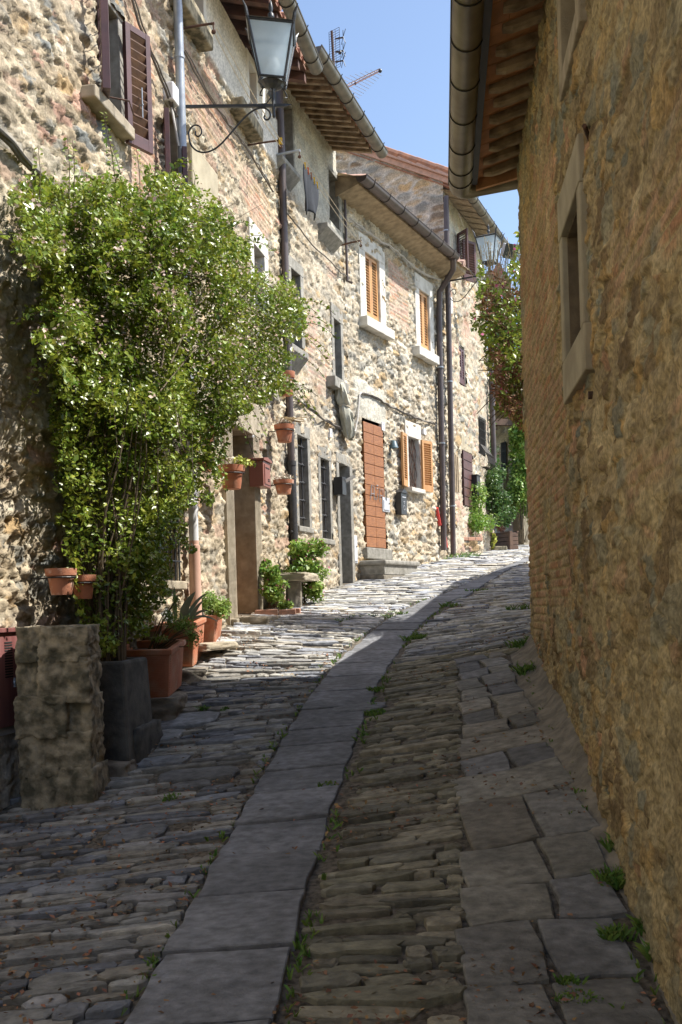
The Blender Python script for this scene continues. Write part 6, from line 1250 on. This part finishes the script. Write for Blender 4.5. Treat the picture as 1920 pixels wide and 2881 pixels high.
c = pt(1384, 1532, 23.6); plant('yellow_plant', 'wilting yellow leaved plant in front of the plank planter', 'plant', (c.x-.05, c.y, gnd(c.x, c.y)), [(v3(pt(1384, 1515, 23.6)), (.10, .1, .14), 60), (v3(c), (.07, .1, .2), 60)], m='succy', size=.12, wid=.8, seed=48, stems=5, up=(-.2, -1, .5))
t = thing('rock', pt(1405, 1548, 23.5), 'flat grey rock lying in front of the plank planter', 'rock'); rockmesh('stone', v3(pt(1406, 1545, 23.6)), (.32, .25, .13), 51, M['rock'], t, .08, 0, 4, .7)
for (x, y0, y1, z, lb) in ((1342, 1390, 1240, 22.8, 'tall bamboo cane standing left of the bulging grille'), (1350, 1400, 1290, 22.9, 'short bamboo cane among the shrubs'), (1308, 1510, 1450, 21.9, 'slanting bamboo cane in the raised bed')):
    q = MB(); q.tube([pt(x+4, y0, z), pt(x, y1, z)], .016, 6, local=False); tag(q.build('bamboo_cane', M['straw'], None), lb, 'cane', 'bamboo canes in the far shrubs')
t = wthing('leaning_boards', W4, .4, .15, 2.2, 'bundle of pale wooden boards leaning past the downpipes', 'boards')
for k in range(4): u, _, h = wpos(W4, 1279+k*3.4, 1385, .1); q = MB(fr(W4)); q.box(u, u+.06, .05+.01*k, .09+.01*k, h, wpos(W4, 1280, 1270+k*4, .1)[2]); q.build('board', M['soffit'], t, bevel=.004)
t = thing('handrail', pt(1467, 1480, 26.5), 'thin black iron handrail with one post at the street end', 'handrail'); q = MB(); q.tube([pt(1467, 1490, 26.5), pt(1467, 1386, 26.5)], .022, 8, local=False); q.build('post', M['iron'], t); q = MB(); q.tube([pt(1407, 1388, 28), pt(1467, 1386, 26.5), pt(1500, 1384, 25.8)], .012, 6, local=False); q.build('top_rail', M['galv'], t)
t = thing('iron_ring_post', WR.p(8.62, .02, -.02), 'short dark iron stop fixed at the foot of the right house corner', 'iron stop'); q = MB(); p = pt(1499, 1700, 8.5); q.tube([p, pt(1499, 1668, 8.5)], .012, 8, local=False); q.build('stop_bar', M['iron'], t); q = MB(); p = pt(1497, 1500, 8.6); q.tube([p, pt(1497, 1462, 8.6)], .014, 8, local=False); q.ball(v3(pt(1496, 1480, 8.58)), .022); q.build('stop_knob', M['rustiron'], t)

# ================================================================== weeds and fallen leaves
rg = np.random.default_rng(77); W_ = []
def tuft(px, py, tab, n, r, h):
    x, z = prof_hit(px, py, tab)
    for k in range(n):
        a = rg.uniform(0, 6.28); d = r*rg.random()**.5; W_.append((x+d*math.cos(a)*1.6, z+d*math.sin(a), h*rg.uniform(.3, 1)))
for px, py, tab, n, r, h in ((1165, 1806, HS, 60, .07, .05), (1270, 1708, HS, 30, .08, .04), (1340, 1665, HS, 30, .10, .04), (1120, 1730, HS, 30, .08, .03), (1080, 1740, HS, 40, .09, .03), (1000, 1745, HS, 24, .06, .03), (960, 1760, HS, 30, .06, .03), (1480, 1820, HR, 60, .09, .09), (1500, 1890, HR, 60, .07, .08), (1460, 1700, HR, 40, .09, .06), (1740, 2395, HR, 40, .03, .06), (1735, 2490, HR, 60, .05, .06), (1795, 2520, HR, 30, .03, .06), (1735, 2640, HR, 50, .04, .04), (1825, 2630, HR, 30, .03, .06), (1860, 2710, HR, 40, .03, .07), (1630, 2830, HR, 60, .05, .02), (1600, 2780, HR, 40, .03, .02), (1060, 1950, HS, 40, .04, .03), (1058, 2020, HS, 50, .05, .03), (930, 2220, HS, 20, .05, .02), (480, 2300, HL, 24, .04, .03), (570, 2010, HL, 20, .03, .03), (630, 2015, HL, 16, .03, .02), (1215, 1575, HS, 50, .3, .08), (1100, 1610, HS, 30, .2, .04), (1290, 1570, HS, 60, .25, .1)): tuft(px, py, tab, n, r, h)
for k in range(700):
    z = rg.uniform(3, 13); side = rg.random(); x = float(XSL(z))-abs(rg.normal())*.03 if side < .35 else (float(XSR(z))+abs(rg.normal())*.04 if side < .75 else float(XR(z))-abs(rg.normal())*.08)
    if fbm(np.array(z*2.3), np.array(side*3), 5) > .52: W_.append((x, z, .025))
V = []; F = []
for x, z, h in W_:
    g_ = gnd(x, z)
    for k in range(3):
        a = rg.uniform(0, 3.14); dx, dz = math.cos(a)*.006, math.sin(a)*.006; lx, lz = rg.normal()*h*.5, rg.normal()*h*.5; b = len(V); V += [(x-dx, z-dz, g_), (x+dx, z+dz, g_), (x+lx+dx*.6, z+lz+dz*.6, g_+h*.8+.01), (x+lx*1.5, z+lz*1.5, g_+h+.008)]; F += [(b, b+1, b+2), (b, b+2, b+3)]
o = np_mesh('weeds', V, F, M['grass']); tag(o, 'small green weeds in the joints of the paving and along the right wall', 'weeds', kind='stuff')
LP = []
for k in range(11000):
    z = 2.6+rg.random()**1.3*10; x = rg.uniform(float(XL(z)), float(XR(z)))
    dens = fbm(np.array(x*1.7), np.array(z*1.7), 55); nearL = abs(x-float(XSL(z))) < .09 or abs(x-float(XR(z))) < .14
    inside = float(XSL(z)) < x < float(XSR(z))
    if (dens > .56 or (nearL and dens > .40)) and not (inside and rg.random() < .93): LP.append((x, z, gnd(x, z)+.012+rg.random()*.012))
leaves('fallen_leaves', np.array(LP), M['litter'], .026, .5, (0, 0, 1), .35, None, 88); tag(bpy.data.objects['fallen_leaves'], 'dry brown fallen leaves and needles gathered between the cobbles', 'fallen leaves', kind='stuff')

# labels that must stay short
h1['label'] = 'tall rubble stone house at left with white plaster under its roof'
h2['label'] = 'stone house with the deep dark raftered eave and barred windows'
h3['label'] = 'low stone house with honey coloured shutters and orange plank door'
